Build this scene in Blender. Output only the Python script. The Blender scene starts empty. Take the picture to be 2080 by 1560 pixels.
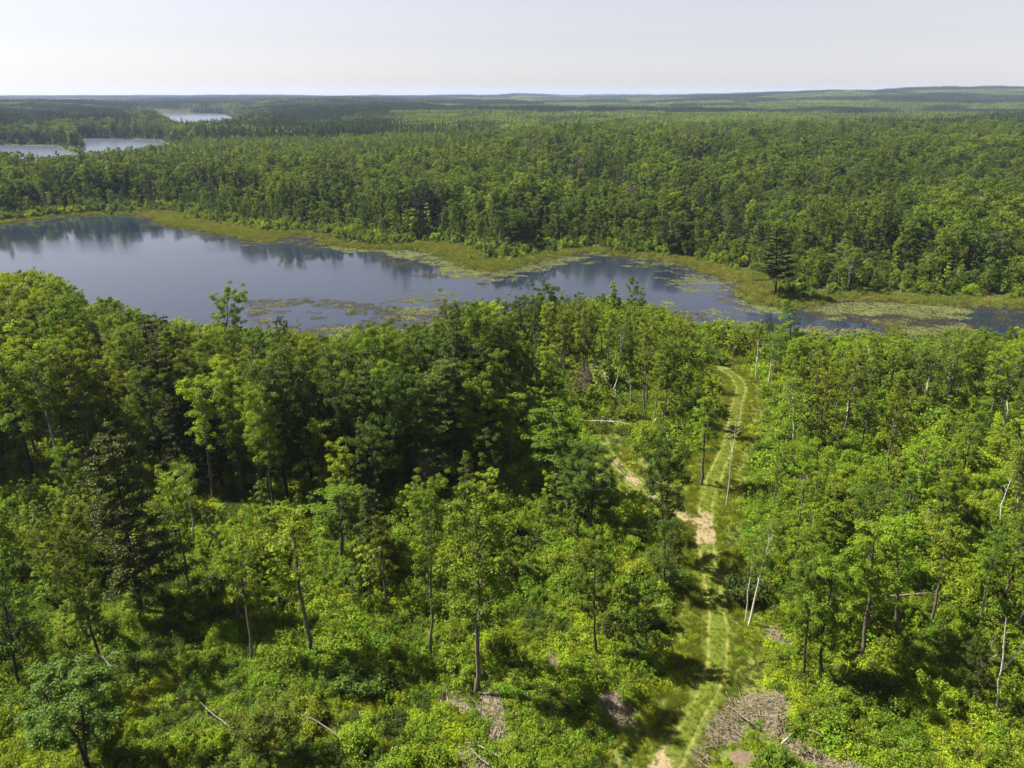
import bpy, math, random
import numpy as np
from mathutils import Vector, Euler

R = math.radians
rng = np.random.default_rng(7)
random.seed(7)
sc = bpy.context.scene
col = sc.collection

# ------------------------------------------------------------------ camera, sky, sun, exposure
CAM_H = 48.0
PITCH = R(22.2)
FPX = 1444.0                       # focal length in pixels of the 2080 px wide photograph
cam_d = bpy.data.cameras.new("camera")
cam_d.sensor_fit = 'HORIZONTAL'
cam_d.angle = 2 * math.atan(1040.0 / FPX)
cam_d.clip_start = 0.5
cam_d.clip_end = 30000
cam = bpy.data.objects.new("camera", cam_d)
col.objects.link(cam)
cam.location = (0, 0, CAM_H)
cam.rotation_euler = (R(90) - PITCH, 0, 0)
sc.camera = cam

SUN_EL = R(51)
SUN_VEC = Vector((-math.cos(SUN_EL) * 0.975, math.cos(SUN_EL) * 0.22, math.sin(SUN_EL))).normalized()
world = bpy.data.worlds.new("World")
sc.world = world
world.use_nodes = True
wn = world.node_tree
for n in list(wn.nodes):
    wn.nodes.remove(n)
sky = wn.nodes.new("ShaderNodeTexSky")
sky.sky_type = 'NISHITA'
sky.sun_disc = False
sky.sun_elevation = SUN_EL
sky.sun_rotation = math.atan2(SUN_VEC.x, SUN_VEC.y)
sky.altitude = 400
sky.air_density = 1.0
sky.dust_density = 0.7
sky.ozone_density = 2.0
bg = wn.nodes.new("ShaderNodeBackground")
bg.inputs[1].default_value = 0.052
wo = wn.nodes.new("ShaderNodeOutputWorld")
shs = wn.nodes.new("ShaderNodeHueSaturation")
shs.inputs['Saturation'].default_value = 0.36
stn = wn.nodes.new("ShaderNodeMix"); stn.data_type = 'RGBA'; stn.blend_type = 'MULTIPLY'
stn.inputs['Factor'].default_value = 1.0
stn.inputs[7].default_value = (0.735, 0.70, 0.72, 1)
wn.links.new(sky.outputs[0], shs.inputs['Color'])
wn.links.new(shs.outputs[0], stn.inputs[6])
wn.links.new(stn.outputs[2], bg.inputs[0])
wn.links.new(bg.outputs[0], wo.inputs[0])

sun_d = bpy.data.lights.new("sun", 'SUN')
sun_d.energy = 5.0
sun_d.angle = R(0.53)
sun_d.color = (1.0, 0.93, 0.82)
sun = bpy.data.objects.new("sun", sun_d)
col.objects.link(sun)
sun.location = (-200, 40, 300)
sun.rotation_euler = SUN_VEC.to_track_quat('Z', 'Y').to_euler()

sc.view_settings.view_transform = 'Standard'
sc.view_settings.look = 'None'
sc.view_settings.gamma = 1.0
sc.view_settings.use_curve_mapping = False
sc.view_settings.exposure = 1.87
sc.render.engine = 'CYCLES'
cy = sc.cycles
cy.max_bounces = 5
cy.diffuse_bounces = 2
cy.glossy_bounces = 2
cy.transmission_bounces = 3
cy.volume_bounces = 0
cy.transparent_max_bounces = 4
cy.caustics_reflective = False
cy.caustics_refractive = False
cy.sample_clamp_indirect = 4.0
cy.use_denoising = True
try:
    cy.denoiser = 'OPENIMAGEDENOISE'
except Exception:
    pass

WATER_Z = -4.0
cP, sP = math.cos(PITCH), math.sin(PITCH)

def ray(px, py):
    x = (px - 1040.0) / FPX
    y = (py - 780.0) / FPX
    return np.array([x, cP - sP * y, -sP - cP * y])

def on_plane(px, py, z):
    d = ray(px, py)
    t = (z - CAM_H) / d[2]
    return np.array([d[0] * t, d[1] * t])

def project(x, y, z):
    """photograph pixel of a place in the world"""
    dz = z - CAM_H
    dep = y * cP - dz * sP
    dep = np.where(dep < 1e-3, 1e-3, dep)
    v = (-y * sP - dz * cP) / dep
    return 1040 + FPX * x / dep, 780 + FPX * v

# ------------------------------------------------------------------ shorelines
def poly_from_px(pts, z=WATER_Z):
    return np.array([on_plane(a, b, z) for a, b in pts])

LAKE = poly_from_px([
    (-420, 500), (-200, 476), (-80, 464), (0, 455), (75, 446), (145, 438), (210, 436), (280, 437), (325, 445), (314, 453),
    (360, 462), (425, 472), (475, 480), (525, 491), (555, 490), (580, 482), (620, 478), (650, 484), (658, 494),
    (700, 502), (760, 507), (800, 508), (840, 506), (872, 512), (905, 526), (935, 541), (975, 551), (1010, 552), (1040, 546),
    (1065, 538), (1095, 531), (1140, 519), (1205, 512), (1262, 520), (1340, 527), (1395, 537), (1440, 558), (1480, 568),
    (1512, 578), (1498, 594), (1520, 613), (1570, 624), (1615, 627), (1650, 622), (1690, 612), (1765, 610), (1890, 619),
    (2080, 625), (2300, 634), (2600, 650),
    (2600, 740), (2300, 722), (2080, 706), (1900, 698), (1760, 694), (1640, 700), (1560, 688), (1490, 672), (1430, 668),
    (1380, 650), (1330, 636), (1290, 622), (1240, 614), (1195, 616), (1150, 628), (1100, 636), (1040, 645), (980, 668),
    (900, 690), (800, 700), (700, 694), (640, 688), (585, 676), (520, 690), (430, 706), (330, 716), (200, 706), (100, 690),
    (0, 672), (-120, 650), (-300, 640), (-520, 640)])
LAKE2 = poly_from_px([
    (-500, 300), (-200, 297), (0, 295.5), (60, 296), (112, 297), (122, 304), (145, 310), (166, 308), (178, 300), (180, 294), (176, 288), (168, 283), (200, 282.5),
    (260, 283), (300, 284.5), (325, 288), (350, 299), (345, 308), (300, 320), (215, 336), (110, 348), (45, 362), (0, 374),
    (-150, 394), (-500, 430)])
LAKE3 = poly_from_px([
    (322, 236), (335, 233), (360, 232), (400, 231.5), (452, 232), (466, 238), (478, 246), (482, 260), (462, 274), (425, 280), (385, 276),
    (358, 264), (345, 256), (330, 244)])
LAKES = [LAKE, LAKE2, LAKE3]

def poly_sd(poly, x, y):
    """signed distance to a polygon, negative inside"""
    x = np.asarray(x, float); y = np.asarray(y, float)
    shp = x.shape
    x = x.ravel(); y = y.ravel()
    d2 = np.full(x.shape, 1e18)
    inside = np.zeros(x.shape, bool)
    n = len(poly)
    for i in range(n):
        ax, ay = poly[i]; bx, by = poly[(i + 1) % n]
        ex, ey = bx - ax, by - ay
        wx, wy = x - ax, y - ay
        L = ex * ex + ey * ey + 1e-9
        t = np.clip((wx * ex + wy * ey) / L, 0, 1)
        dx = wx - ex * t; dy = wy - ey * t
        d2 = np.minimum(d2, dx * dx + dy * dy)
        c = ((ay > y) != (by > y)) & (x < (bx - ax) * (y - ay) / (by - ay + 1e-12) + ax)
        inside ^= c
    d = np.sqrt(d2)
    return np.where(inside, -d, d).reshape(shp)

def inside_px(poly, px, py):
    px = np.asarray(px, float); py = np.asarray(py, float)
    ins = np.zeros(px.shape, bool)
    n = len(poly)
    for i in range(n):
        ax, ay = poly[i]; bx, by = poly[(i + 1) % n]
        ins ^= ((ay > py) != (by > py)) & (px < (bx - ax) * (py - ay) / (by - ay + 1e-12) + ax)
    return ins

def sstep(a, b, t):
    t = np.clip((t - a) / (b - a), 0, 1)
    return t * t * (3 - 2 * t)

# smooth value noise in numpy
_perm = rng.random((256, 256))
def vnoise(x, y):
    xi = np.floor(x).astype(int); yi = np.floor(y).astype(int)
    fx = x - xi; fy = y - yi
    fx = fx * fx * (3 - 2 * fx); fy = fy * fy * (3 - 2 * fy)
    a = _perm[xi % 256, yi % 256]; b = _perm[(xi + 1) % 256, yi % 256]
    c = _perm[xi % 256, (yi + 1) % 256]; d = _perm[(xi + 1) % 256, (yi + 1) % 256]
    return (a * (1 - fx) + b * fx) * (1 - fy) + (c * (1 - fx) + d * fx) * fy
def fnoise(x, y, s):
    x = np.asarray(x, float) / s; y = np.asarray(y, float) / s
    return (vnoise(x, y) + 0.5 * vnoise(x * 2.1 + 7, y * 2.1 + 3) + 0.25 * vnoise(x * 4.3 + 1, y * 4.3 + 9)) / 1.75

def lake_d(x, y):
    d = poly_sd(LAKE, x, y)
    x = np.asarray(x); y = np.asarray(y)
    if np.max(y) > 330:
        d = np.minimum(d, np.minimum(poly_sd(LAKE2, x, y), poly_sd(LAKE3, x, y)))
    return d

def marsh_width(x, y):
    """width of the sedge margin between open water and the first bushes"""
    px, _ = project(np.asarray(x, float), np.asarray(y, float), WATER_Z)
    far = np.interp(px, [-200, 0, 130, 260, 330, 450, 560, 640, 800, 900, 960, 1050, 1150, 1300, 1440, 1520, 1600, 1680, 1800, 2080],
                    [3, 3, 2, 2.5, 11, 16, 11, 4, 5, 13, 15, 6, 4, 4, 6, 11, 9, 4, 6, 7])
    near_side = np.asarray(y) < np.interp(np.asarray(x), [-200, -60, 0, 60, 120], [230, 190, 165, 165, 165])
    w = np.where(near_side, 2.5, far)
    return np.where(np.asarray(y) > 380, 2.5, w)

def ground(x, y):
    x = np.asarray(x, float); y = np.asarray(y, float)
    d = lake_d(x, y)
    mw = marsh_width(x, y)
    near_side = y < np.interp(x, [-200, -60, 0, 60, 120], [230, 190, 165, 165, 165])
    land = WATER_Z + 0.12 + 0.25 * sstep(0, 3, d)
    rise_near = 3.6 * sstep(1.5, 38, d)
    rise_far = 3.0 * sstep(0, 40, d - mw) + 5.0 * sstep(40, 300, d)
    z = land + np.where(near_side, rise_near, rise_far)
    roll = (fnoise(x + 900, y + 300, 60) - 0.5) * 1.6 * sstep(6, 40, d)
    roll = roll + np.where(y > 230, (fnoise(x + 400, y, 260) - 0.5) * 12 * sstep(30, 260, d), 0)
    z = z + roll
    # low hills towards the horizon, higher on the right
    r = np.hypot(x, y)
    az = x / np.maximum(y, 1.0)
    hills = (fnoise(x + 5000, y + 2000, 900) - 0.38) * 34 * sstep(900, 2600, r)
    ridge = 43 * sstep(0.0, 0.62, az) * sstep(2300, 4300, r) * (0.75 + 0.5 * fnoise(x, y + 700, 420))
    bump = 13 * np.exp(-((az - 0.015) / 0.03) ** 2) * sstep(3800, 4800, r)
    z = z + np.where(r > 900, (hills + ridge + bump) * sstep(20, 200, d), 0)
    z = np.where(d < 0, WATER_Z - 0.25 - 1.6 * sstep(0, 10, -d), z)
    return z

def G(px, py):
    z = -0.5
    for _ in range(12):
        p = on_plane(px, py, z)
        z = float(ground(p[0], p[1]))
        z = max(z, WATER_Z)
    return np.array([p[0], p[1], z])

# ------------------------------------------------------------------ materials
def mat(name):
    m = bpy.data.materials.new(name)
    m.use_nodes = True
    nt = m.node_tree
    for n in list(nt.nodes):
        nt.nodes.remove(n)
    out = nt.nodes.new("ShaderNodeOutputMaterial")
    return m, nt, out

def rgb(nt, c):
    n = nt.nodes.new("ShaderNodeRGB"); n.outputs[0].default_value = (*c, 1); return n.outputs[0]

def mixc(nt, f, a, b, typ='MIX'):
    n = nt.nodes.new("ShaderNodeMix"); n.data_type = 'RGBA'; n.blend_type = typ
    for s, v in ((n.inputs['Factor'], f),):
        if hasattr(v, 'is_output'): nt.links.new(v, s)
        else: s.default_value = v
    for s, v in ((n.inputs[6], a), (n.inputs[7], b)):
        if hasattr(v, 'is_output'): nt.links.new(v, s)
        else: s.default_value = (*v, 1)
    return n.outputs[2]

def math_n(nt, op, a, b=None, c=None, clamp=False):
    n = nt.nodes.new("ShaderNodeMath"); n.operation = op; n.use_clamp = clamp
    for i, v in enumerate((a, b, c)):
        if v is None: continue
        if hasattr(v, 'is_output'): nt.links.new(v, n.inputs[i])
        else: n.inputs[i].default_value = v
    return n.outputs[0]

def noise(nt, vec, scale, detail=3, rough=0.55):
    n = nt.nodes.new("ShaderNodeTexNoise")
    n.inputs['Scale'].default_value = scale
    n.inputs['Detail'].default_value = detail
    n.inputs['Roughness'].default_value = rough
    if vec is not None: nt.links.new(vec, n.inputs['Vector'])
    return n.outputs[0]

def maprange(nt, v, a, b, c=0.0, d=1.0):
    n = nt.nodes.new("ShaderNodeMapRange")
    nt.links.new(v, n.inputs[0])
    for i, k in enumerate((a, b, c, d)): n.inputs[i + 1].default_value = k
    return n.outputs[0]

def leaf_material(name, ca, cb, cc, trans=0.45, gloss=0.009, patch=0.018, vary=0.5):
    """leaves: colour varies from tree to tree (ca..cb), over the land (cc) and from leaf to leaf"""
    m, nt, out = mat(name)
    oi = nt.nodes.new("ShaderNodeObjectInfo")
    at = nt.nodes.new("ShaderNodeAttribute"); at.attribute_name = "lv"
    base = mixc(nt, oi.outputs['Random'], ca, cb)
    pn = maprange(nt, noise(nt, oi.outputs['Location'], patch, 3), 0.38, 0.64)
    base = mixc(nt, math_n(nt, 'MULTIPLY', pn, 0.75), base, cc)
    # another tree-to-tree variation in brightness
    r2 = nt.nodes.new("ShaderNodeTexWhiteNoise"); r2.noise_dimensions = '3D'
    nt.links.new(oi.outputs['Location'], r2.inputs['Vector'])
    val = math_n(nt, 'ADD', maprange(nt, at.outputs['Fac'], 0, 1, 1 - vary, 1 + vary * 0.8),
                 maprange(nt, r2.outputs['Value'], 0, 1, -0.34, 0.32))
    hsv = nt.nodes.new("ShaderNodeHueSaturation")
    nt.links.new(base, hsv.inputs['Color'])
    nt.links.new(val, hsv.inputs['Value'])
    nt.links.new(maprange(nt, r2.outputs['Value'], 0, 1, 0.488, 0.512), hsv.inputs['Hue'])
    c = hsv.outputs[0]
    dif = nt.nodes.new("ShaderNodeBsdfDiffuse"); nt.links.new(c, dif.inputs[0])
    tr = nt.nodes.new("ShaderNodeBsdfTranslucent")
    tc = mixc(nt, 1.0, c, (1.5, 1.35, 0.5), 'MULTIPLY')
    nt.links.new(tc, tr.inputs[0])
    mx = nt.nodes.new("ShaderNodeMixShader"); mx.inputs[0].default_value = trans
    nt.links.new(dif.outputs[0], mx.inputs[1]); nt.links.new(tr.outputs[0], mx.inputs[2])
    gl = nt.nodes.new("ShaderNodeBsdfGlossy"); gl.inputs['Roughness'].default_value = 0.5
    gl.inputs['Color'].default_value = (0.9, 0.95, 0.9, 1)
    m2 = nt.nodes.new("ShaderNodeMixShader"); m2.inputs[0].default_value = gloss
    nt.links.new(mx.outputs[0], m2.inputs[1]); nt.links.new(gl.outputs[0], m2.inputs[2])
    nt.links.new(m2.outputs[0], out.inputs[0])
    return m

def bark_material(name, ca, cb, scale=3.0, bands=False):
    m, nt, out = mat(name)
    tc = nt.nodes.new("ShaderNodeTexCoord")
    mp = nt.nodes.new("ShaderNodeMapping"); nt.links.new(tc.outputs['Object'], mp.inputs[0])
    mp.inputs['Scale'].default_value = (1, 1, 6.0) if bands else (3, 3, 0.6)
    f = maprange(nt, noise(nt, mp.outputs[0], scale, 4, 0.65), 0.36, 0.62)
    c = mixc(nt, f, ca, cb)
    p = nt.nodes.new("ShaderNodeBsdfPrincipled")
    nt.links.new(c, p.inputs['Base Color']); p.inputs['Roughness'].default_value = 0.85; p.inputs['Specular IOR Level'].default_value = 0.15
    nt.links.new(p.outputs[0], out.inputs[0])
    return m

M_LEAF = leaf_material("broad_leaves", (0.077, 0.131, 0.006), (0.146, 0.196, 0.007), (0.064, 0.107, 0.006))
M_LEAF_Y = leaf_material("young_leaves", (0.128, 0.196, 0.006), (0.207, 0.260, 0.008), (0.106, 0.164, 0.006), trans=0.45)
M_LEAF_D = leaf_material("dark_leaves", (0.048, 0.083, 0.007), (0.072, 0.114, 0.008), (0.042, 0.073, 0.007), gloss=0.009)
M_BIRCH_L = leaf_material("birch_leaves", (0.089, 0.136, 0.009), (0.133, 0.176, 0.011), (0.079, 0.128, 0.009))
M_NEEDLE = leaf_material("pine_needles", (0.040, 0.054, 0.010), (0.060, 0.074, 0.012), (0.042, 0.054, 0.010), trans=0.16, gloss=0.009)
M_FOREST = leaf_material("forest_leaves", (0.066, 0.113, 0.008), (0.128, 0.167, 0.010), (0.054, 0.089, 0.009), patch=0.007)
M_FOREST_N = leaf_material("forest_needles", (0.024, 0.042, 0.012), (0.042, 0.062, 0.015), (0.024, 0.046, 0.012), trans=0.2, patch=0.007)
M_UNDER = leaf_material("undergrowth_leaves", (0.093, 0.175, 0.007), (0.197, 0.265, 0.009), (0.078, 0.147, 0.007), patch=0.10, trans=0.42)
M_FERN = leaf_material("fern_leaves", (0.184, 0.258, 0.007), (0.275, 0.308, 0.009), (0.131, 0.209, 0.007), patch=0.12, trans=0.42)
M_GRASS = leaf_material("grass_blades", (0.120, 0.165, 0.012), (0.200, 0.195, 0.022), (0.110, 0.160, 0.014), patch=0.15, trans=0.40)
M_SEDGE = leaf_material("sedge_blades", (0.090, 0.150, 0.015), (0.205, 0.155, 0.042), (0.100, 0.150, 0.018), patch=0.08, trans=0.3)
M_LILY = leaf_material("lily_leaves", (0.075, 0.090, 0.024), (0.110, 0.110, 0.036), (0.070, 0.085, 0.024), patch=0.1, trans=0.1, gloss=0.03, vary=0.35)
M_WEED = leaf_material("water_weed", (0.026, 0.023, 0.010), (0.046, 0.036, 0.016), (0.028, 0.024, 0.010), patch=0.1, trans=0.05, gloss=0.03, vary=0.4)
M_BARK = bark_material("grey_bark", (0.13, 0.11, 0.085), (0.055, 0.045, 0.035))
M_BARK_D = bark_material("dark_bark", (0.05, 0.042, 0.034), (0.022, 0.018, 0.014))
M_BIRCH = bark_material("birch_bark", (0.50, 0.48, 0.44), (0.20, 0.18, 0.15), 1.3, True)
M_DEAD = bark_material("bleached_wood", (0.22, 0.19, 0.155), (0.09, 0.075, 0.06))
M_STICK = bark_material("dry_sticks", (0.25, 0.205, 0.15), (0.065, 0.05, 0.035), 2.0)
M_TWIG = bark_material("bare_twigs", (0.16, 0.12, 0.10), (0.09, 0.065, 0.055))

def principled(nt, out, c, rough=0.9):
    p = nt.nodes.new("ShaderNodeBsdfPrincipled")
    if hasattr(c, 'is_output'): nt.links.new(c, p.inputs['Base Color'])
    else: p.inputs['Base Color'].default_value = (*c, 1)
    p.inputs['Roughness'].default_value = rough
    if rough > .8: p.inputs['Specular IOR Level'].default_value = 0.08
    nt.links.new(p.outputs[0], out.inputs[0])
    return p

# ground: forest floor, clearing and marsh, mixed by where each grows
M_GROUND, nt, out = mat("forest_floor")
geo = nt.nodes.new("ShaderNodeNewGeometry")
am = nt.nodes.new("ShaderNodeAttribute"); am.attribute_name = "marsh"
ac = nt.nodes.new("ShaderNodeAttribute"); ac.attribute_name = "clearing"
n1 = noise(nt, geo.outputs['Position'], 0.5, 5, 0.65)
floor_c = mixc(nt, maprange(nt, n1, 0.35, 0.65), (0.016, 0.028, 0.008), (0.045, 0.040, 0.022))
n2 = noise(nt, geo.outputs['Position'], 1.6, 5, 0.7)
clear_c = mixc(nt, maprange(nt, n2, 0.36, 0.62), (0.050, 0.085, 0.012), (0.120, 0.120, 0.035))
n3 = noise(nt, geo.outputs['Position'], 0.22, 5, 0.7)
marsh_c = mixc(nt, maprange(nt, n3, 0.38, 0.62), (0.036, 0.058, 0.012), (0.078, 0.048, 0.022))
c = mixc(nt, ac.outputs['Fac'], floor_c, clear_c)
c = mixc(nt, am.outputs['Fac'], c, marsh_c)
principled(nt, out, c, 0.95)

M_PATH, nt, out = mat("track_ground")
geo = nt.nodes.new("ShaderNodeNewGeometry")
ar = nt.nodes.new("ShaderNodeAttribute"); ar.attribute_name = "bare"
n1 = noise(nt, geo.outputs['Position'], 1.1, 5, 0.7)
n2 = noise(nt, geo.outputs['Position'], 6.0, 4, 0.7)
grass_c = mixc(nt, maprange(nt, n2, 0.35, 0.65), (0.036, 0.060, 0.007), (0.092, 0.108, 0.014))
sand_c = mixc(nt, maprange(nt, n2, 0.35, 0.65), (0.12, 0.098, 0.050), (0.23, 0.18, 0.108))
straw_c = mixc(nt, maprange(nt, n2, 0.35, 0.65), (0.095, 0.110, 0.018), (0.175, 0.155, 0.045))
as_ = nt.nodes.new("ShaderNodeAttribute"); as_.attribute_name = "sand"
f = math_n(nt, 'ADD', ar.outputs['Fac'], maprange(nt, noise(nt, geo.outputs['Position'], 0.6, 5, 0.8), 0.32, 0.68, -0.42, 0.25))
c = mixc(nt, maprange(nt, f, 0.30, 0.62), grass_c, straw_c)
f2 = math_n(nt, 'ADD', as_.outputs['Fac'], maprange(nt, n1, 0.3, 0.7, -0.48, 0.22))
c = mixc(nt, maprange(nt, f2, 0.40, 0.58), c, sand_c)
principled(nt, out, c, 0.95)

M_SOIL, nt, out = mat("bare_soil")
geo = nt.nodes.new("ShaderNodeNewGeometry")
n2 = noise(nt, geo.outputs['Position'], 3.0, 5, 0.7)
principled(nt, out, mixc(nt, maprange(nt, n2, 0.3, 0.7), (0.07, 0.052, 0.036), (0.13, 0.10, 0.07)), 0.95)

M_WATER, nt, out = mat("lake_water")
p = principled(nt, out, (0.010, 0.015, 0.027), 0.07)
p.inputs['IOR'].default_value = 1.5
geo = nt.nodes.new("ShaderNodeNewGeometry")
nw = noise(nt, geo.outputs['Position'], 1.2, 3, 0.6)
calm = maprange(nt, noise(nt, geo.outputs['Position'], 0.025, 2), 0.42, 0.6, 0.15, 1.0)
bp = nt.nodes.new("ShaderNodeBump"); bp.inputs['Distance'].default_value = 0.05
nt.links.new(math_n(nt, 'MULTIPLY', calm, 0.30), bp.inputs['Strength'])
nt.links.new(nw, bp.inputs['Height']); nt.links.new(bp.outputs[0], p.inputs['Normal'])
nt.links.new(maprange(nt, calm, 0.15, 1.0, 0.05, 0.12), p.inputs['Roughness'])

M_FARWATER, nt, out = mat("far_lake_water")
p = principled(nt, out, (0.035, 0.05, 0.075), 0.25)
p.inputs['IOR'].default_value = 1.5

# ------------------------------------------------------------------ mesh helpers
class Acc:
    """collects quads in numpy and turns them into one mesh"""
    def __init__(s):
        s.v = []; s.f = []; s.m = []; s.a = []; s.n = 0
    def add(s, v, f, m=0, a=None):
        v = np.asarray(v, float); f = np.asarray(f, int)
        if len(f) == 0: return
        s.v.append(v); s.f.append(f + s.n); s.n += len(v)
        s.m.append(np.full(len(f), m, np.int32))
        s.a.append(np.full(len(f), 0.5) if a is None else np.asarray(a, float))
    def tube(s, pts, rad, n=6, m=0):
        pts = np.asarray(pts, float); rad = np.asarray(rad, float)
        k = len(pts)
        t = np.gradient(pts, axis=0)
        t /= np.linalg.norm(t, axis=1, keepdims=True) + 1e-9
        ref = np.array([1.0, 0, 0]) if abs(t[0][0]) < 0.8 else np.array([0, 1.0, 0])
        u = np.cross(t, ref); u /= np.linalg.norm(u, axis=1, keepdims=True) + 1e-9
        w = np.cross(t, u)
        ang = np.linspace(0, 2 * np.pi, n, endpoint=False)
        v = (pts[:, None, :] + rad[:, None, None] * (np.cos(ang)[None, :, None] * u[:, None, :] + np.sin(ang)[None, :, None] * w[:, None, :])).reshape(-1, 3)
        i = np.arange(k - 1)[:, None] * n; j = np.arange(n)[None, :]; j2 = (j + 1) % n
        f = np.stack([i + j, i + j2, i + n + j2, i + n + j], -1).reshape(-1, 4)
        s.add(v, f, m)
    def leaves(s, c, nrm, size, aspect=0.62, m=0, r=rng):
        c = np.asarray(c, float); N = len(c)
        if N == 0: return
        nrm = nrm / (np.linalg.norm(nrm, axis=1, keepdims=True) + 1e-9)
        rv = r.normal(size=(N, 3))
        t = np.cross(nrm, rv); t /= np.linalg.norm(t, axis=1, keepdims=True) + 1e-9
        b = np.cross(nrm, t)
        sz = (np.asarray(size) * r.uniform(0.65, 1.35, N))[:, None] * 0.5
        fold = -nrm * sz * 0.25
        v = np.stack([c - t * sz, c - b * sz * aspect + fold, c + t * sz, c + b * sz * aspect + fold], 1).reshape(-1, 3)
        f = np.arange(N * 4).reshape(N, 4)
        s.add(v, f, m, r.random(N))
    def blades(s, base, tip, width, m=0, r=rng):
        base = np.asarray(base, float); tip = np.asarray(tip, float); N = len(base)
        d = tip - base
        side = np.cross(d, r.normal(size=(N, 3))); side /= np.linalg.norm(side, axis=1, keepdims=True) + 1e-9
        side = side * np.asarray(width).reshape(-1, 1) * 0.5
        v = np.stack([base - side, base + side, tip + side * 0.25, tip - side * 0.25], 1).reshape(-1, 3)
        s.add(v, np.arange(N * 4).reshape(N, 4), m, r.random(N))
    def mesh(s, name, mats, smooth_mat=None):
        me = bpy.data.meshes.new(name)
        v = np.concatenate(s.v); f = np.concatenate(s.f)
        me.vertices.add(len(v)); me.vertices.foreach_set("co", v.ravel())
        me.loops.add(f.size); me.loops.foreach_set("vertex_index", f.ravel().astype(np.int32))
        me.polygons.add(len(f))
        me.polygons.foreach_set("loop_start", (np.arange(len(f)) * 4).astype(np.int32))
        mi = np.concatenate(s.m)
        for mm in mats: me.materials.append(mm)
        me.polygons.foreach_set("material_index", mi)
        at = me.attributes.new("lv", 'FLOAT', 'FACE')
        at.data.foreach_set("value", np.concatenate(s.a).astype(np.float32))
        me.update(calc_edges=True)
        if smooth_mat is not None:
            me.polygons.foreach_set("use_smooth", (mi == smooth_mat))
        else:
            me.polygons.foreach_set("use_smooth", np.zeros(len(f), bool))
        return me

def link(name, me, parent=None):
    o = bpy.data.objects.new(name, me)
    col.objects.link(o)
    if parent is not None: o.parent = parent
    return o

def tag(o, label=None, cat=None, group=None, kind=None):
    if label: o['label'] = label
    if cat: o['category'] = cat
    if group: o['group'] = group
    if kind: o['kind'] = kind
    return o

# ------------------------------------------------------------------ plant generators
def bezier(p0, p1, p2, n):
    t = np.linspace(0, 1, n)[:, None]
    return (1 - t) ** 2 * p0 + 2 * t * (1 - t) * p1 + t * t * p2

def trunk_line(r, H, wob, lean, k=9, top=0.94):
    z = np.linspace(0, H * top, k)
    wx = np.cumsum(r.normal(0, wob, k)); wy = np.cumsum(r.normal(0, wob, k))
    wx -= wx[0]; wy -= wy[0]
    q = z / H
    return np.stack([wx + lean[0] * H * q ** 1.3, wy + lean[1] * H * q ** 1.3, z], 1)

def broadleaf(seed, H=15., Rr=2.2, cb=0.4, nl=26, leaves=6500, leaf=0.2, wob=0.12, lean=(0, 0), cl=0.75, shape='ovoid', stems=1,
              tr=0.011, low=False, up=0.55, sides=7):
    """returns (trunk Acc, crown Acc)"""
    r = np.random.default_rng(seed)
    T, Cc = Acc(), Acc()
    cl_c, cl_r = [], []
    for s_ in range(stems):
        ln = lean if stems == 1 else (lean[0] + math.cos(s_ * 2.4 + seed) * 0.10, lean[1] + math.sin(s_ * 2.4 + seed) * 0.10)
        tl = trunk_line(r, H * (1 if s_ == 0 else r.uniform(.75, .95)), wob, ln)
        k = len(tl)
        r0 = H * tr * (1 if stems == 1 else .75)
        T.tube(tl, r0 * (1 - np.linspace(0, 1, k)) ** 0.8 + 0.02, sides if not low else 4)
        n = nl // stems
        for i in range(n):
            t = cb + (0.96 - cb) * ((i + r.random()) / n)
            q = (t - cb) / (1 - cb)
            if shape == 'ovoid': prof = math.sqrt(max(0.05, 1 - ((q - 0.40) / 0.66) ** 2))
            elif shape == 'round': prof = math.sqrt(max(0.05, 1 - ((q - 0.5) / 0.58) ** 2))
            elif shape == 'cone': prof = 0.15 + 0.95 * (1 - q) ** 0.8
            else: prof = 0.4 + 0.75 * q ** 0.7 if q < .85 else 0.7      # broad umbrella
            L = Rr * prof * r.uniform(0.62, 1.15)
            az = i * 2.399 + r.normal(0, .5) + seed
            ft = t / .94 * (k - 1); i0 = min(int(ft), k - 2); p0 = tl[i0] + (tl[i0 + 1] - tl[i0]) * (ft - i0)
            d = np.array([math.cos(az), math.sin(az), 0])
            p1 = p0 + d * L * 0.5 + np.array([0, 0, L * up * 0.35])
            p2 = p0 + d * L + np.array([0, 0, L * up * r.uniform(.5, 1.3)])
            b = bezier(p0, p1, p2, 4)
            rb = r0 * (1 - t) * 0.55 + 0.015
            T.tube(b, rb * np.array([1, .7, .45, .15]), 4 if not low else 3)
            for ww in ((.55,), (.8,), (1.0,)):
                w = ww[0]
                if w < .7 and L < 1.0: continue
                c = (1 - w) ** 2 * p0 + 2 * w * (1 - w) * p1 + w * w * p2
                c = c + r.normal(0, 0.22, 3) * L * .5
                cl_c.append(c); cl_r.append(cl * r.uniform(.6, 1.15) * (0.75 + .12 * L))
        cl_c.append(tl[-1] + [0, 0, H * .02]); cl_r.append(cl * .8)
    cl_c = np.array(cl_c); cl_r = np.array(cl_r)
    w = cl_r ** 2; w /= w.sum()
    idx = r.choice(len(cl_c), leaves, p=w)
    u = r.normal(size=(leaves, 3)); u /= np.linalg.norm(u, axis=1, keepdims=True)
    rad = r.random(leaves) ** 0.5
    off = u * (rad * cl_r[idx])[:, None] * np.array([1, 1, .62])
    pos = cl_c[idx] + off
    pos[:, 2] = np.maximum(pos[:, 2], .15)
    nrm = u * .55 + np.array([0, 0, .75]) + r.normal(0, .45, (leaves, 3))
    Cc.leaves(pos, nrm, leaf, .66, 0, r)
    return T, Cc

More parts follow.
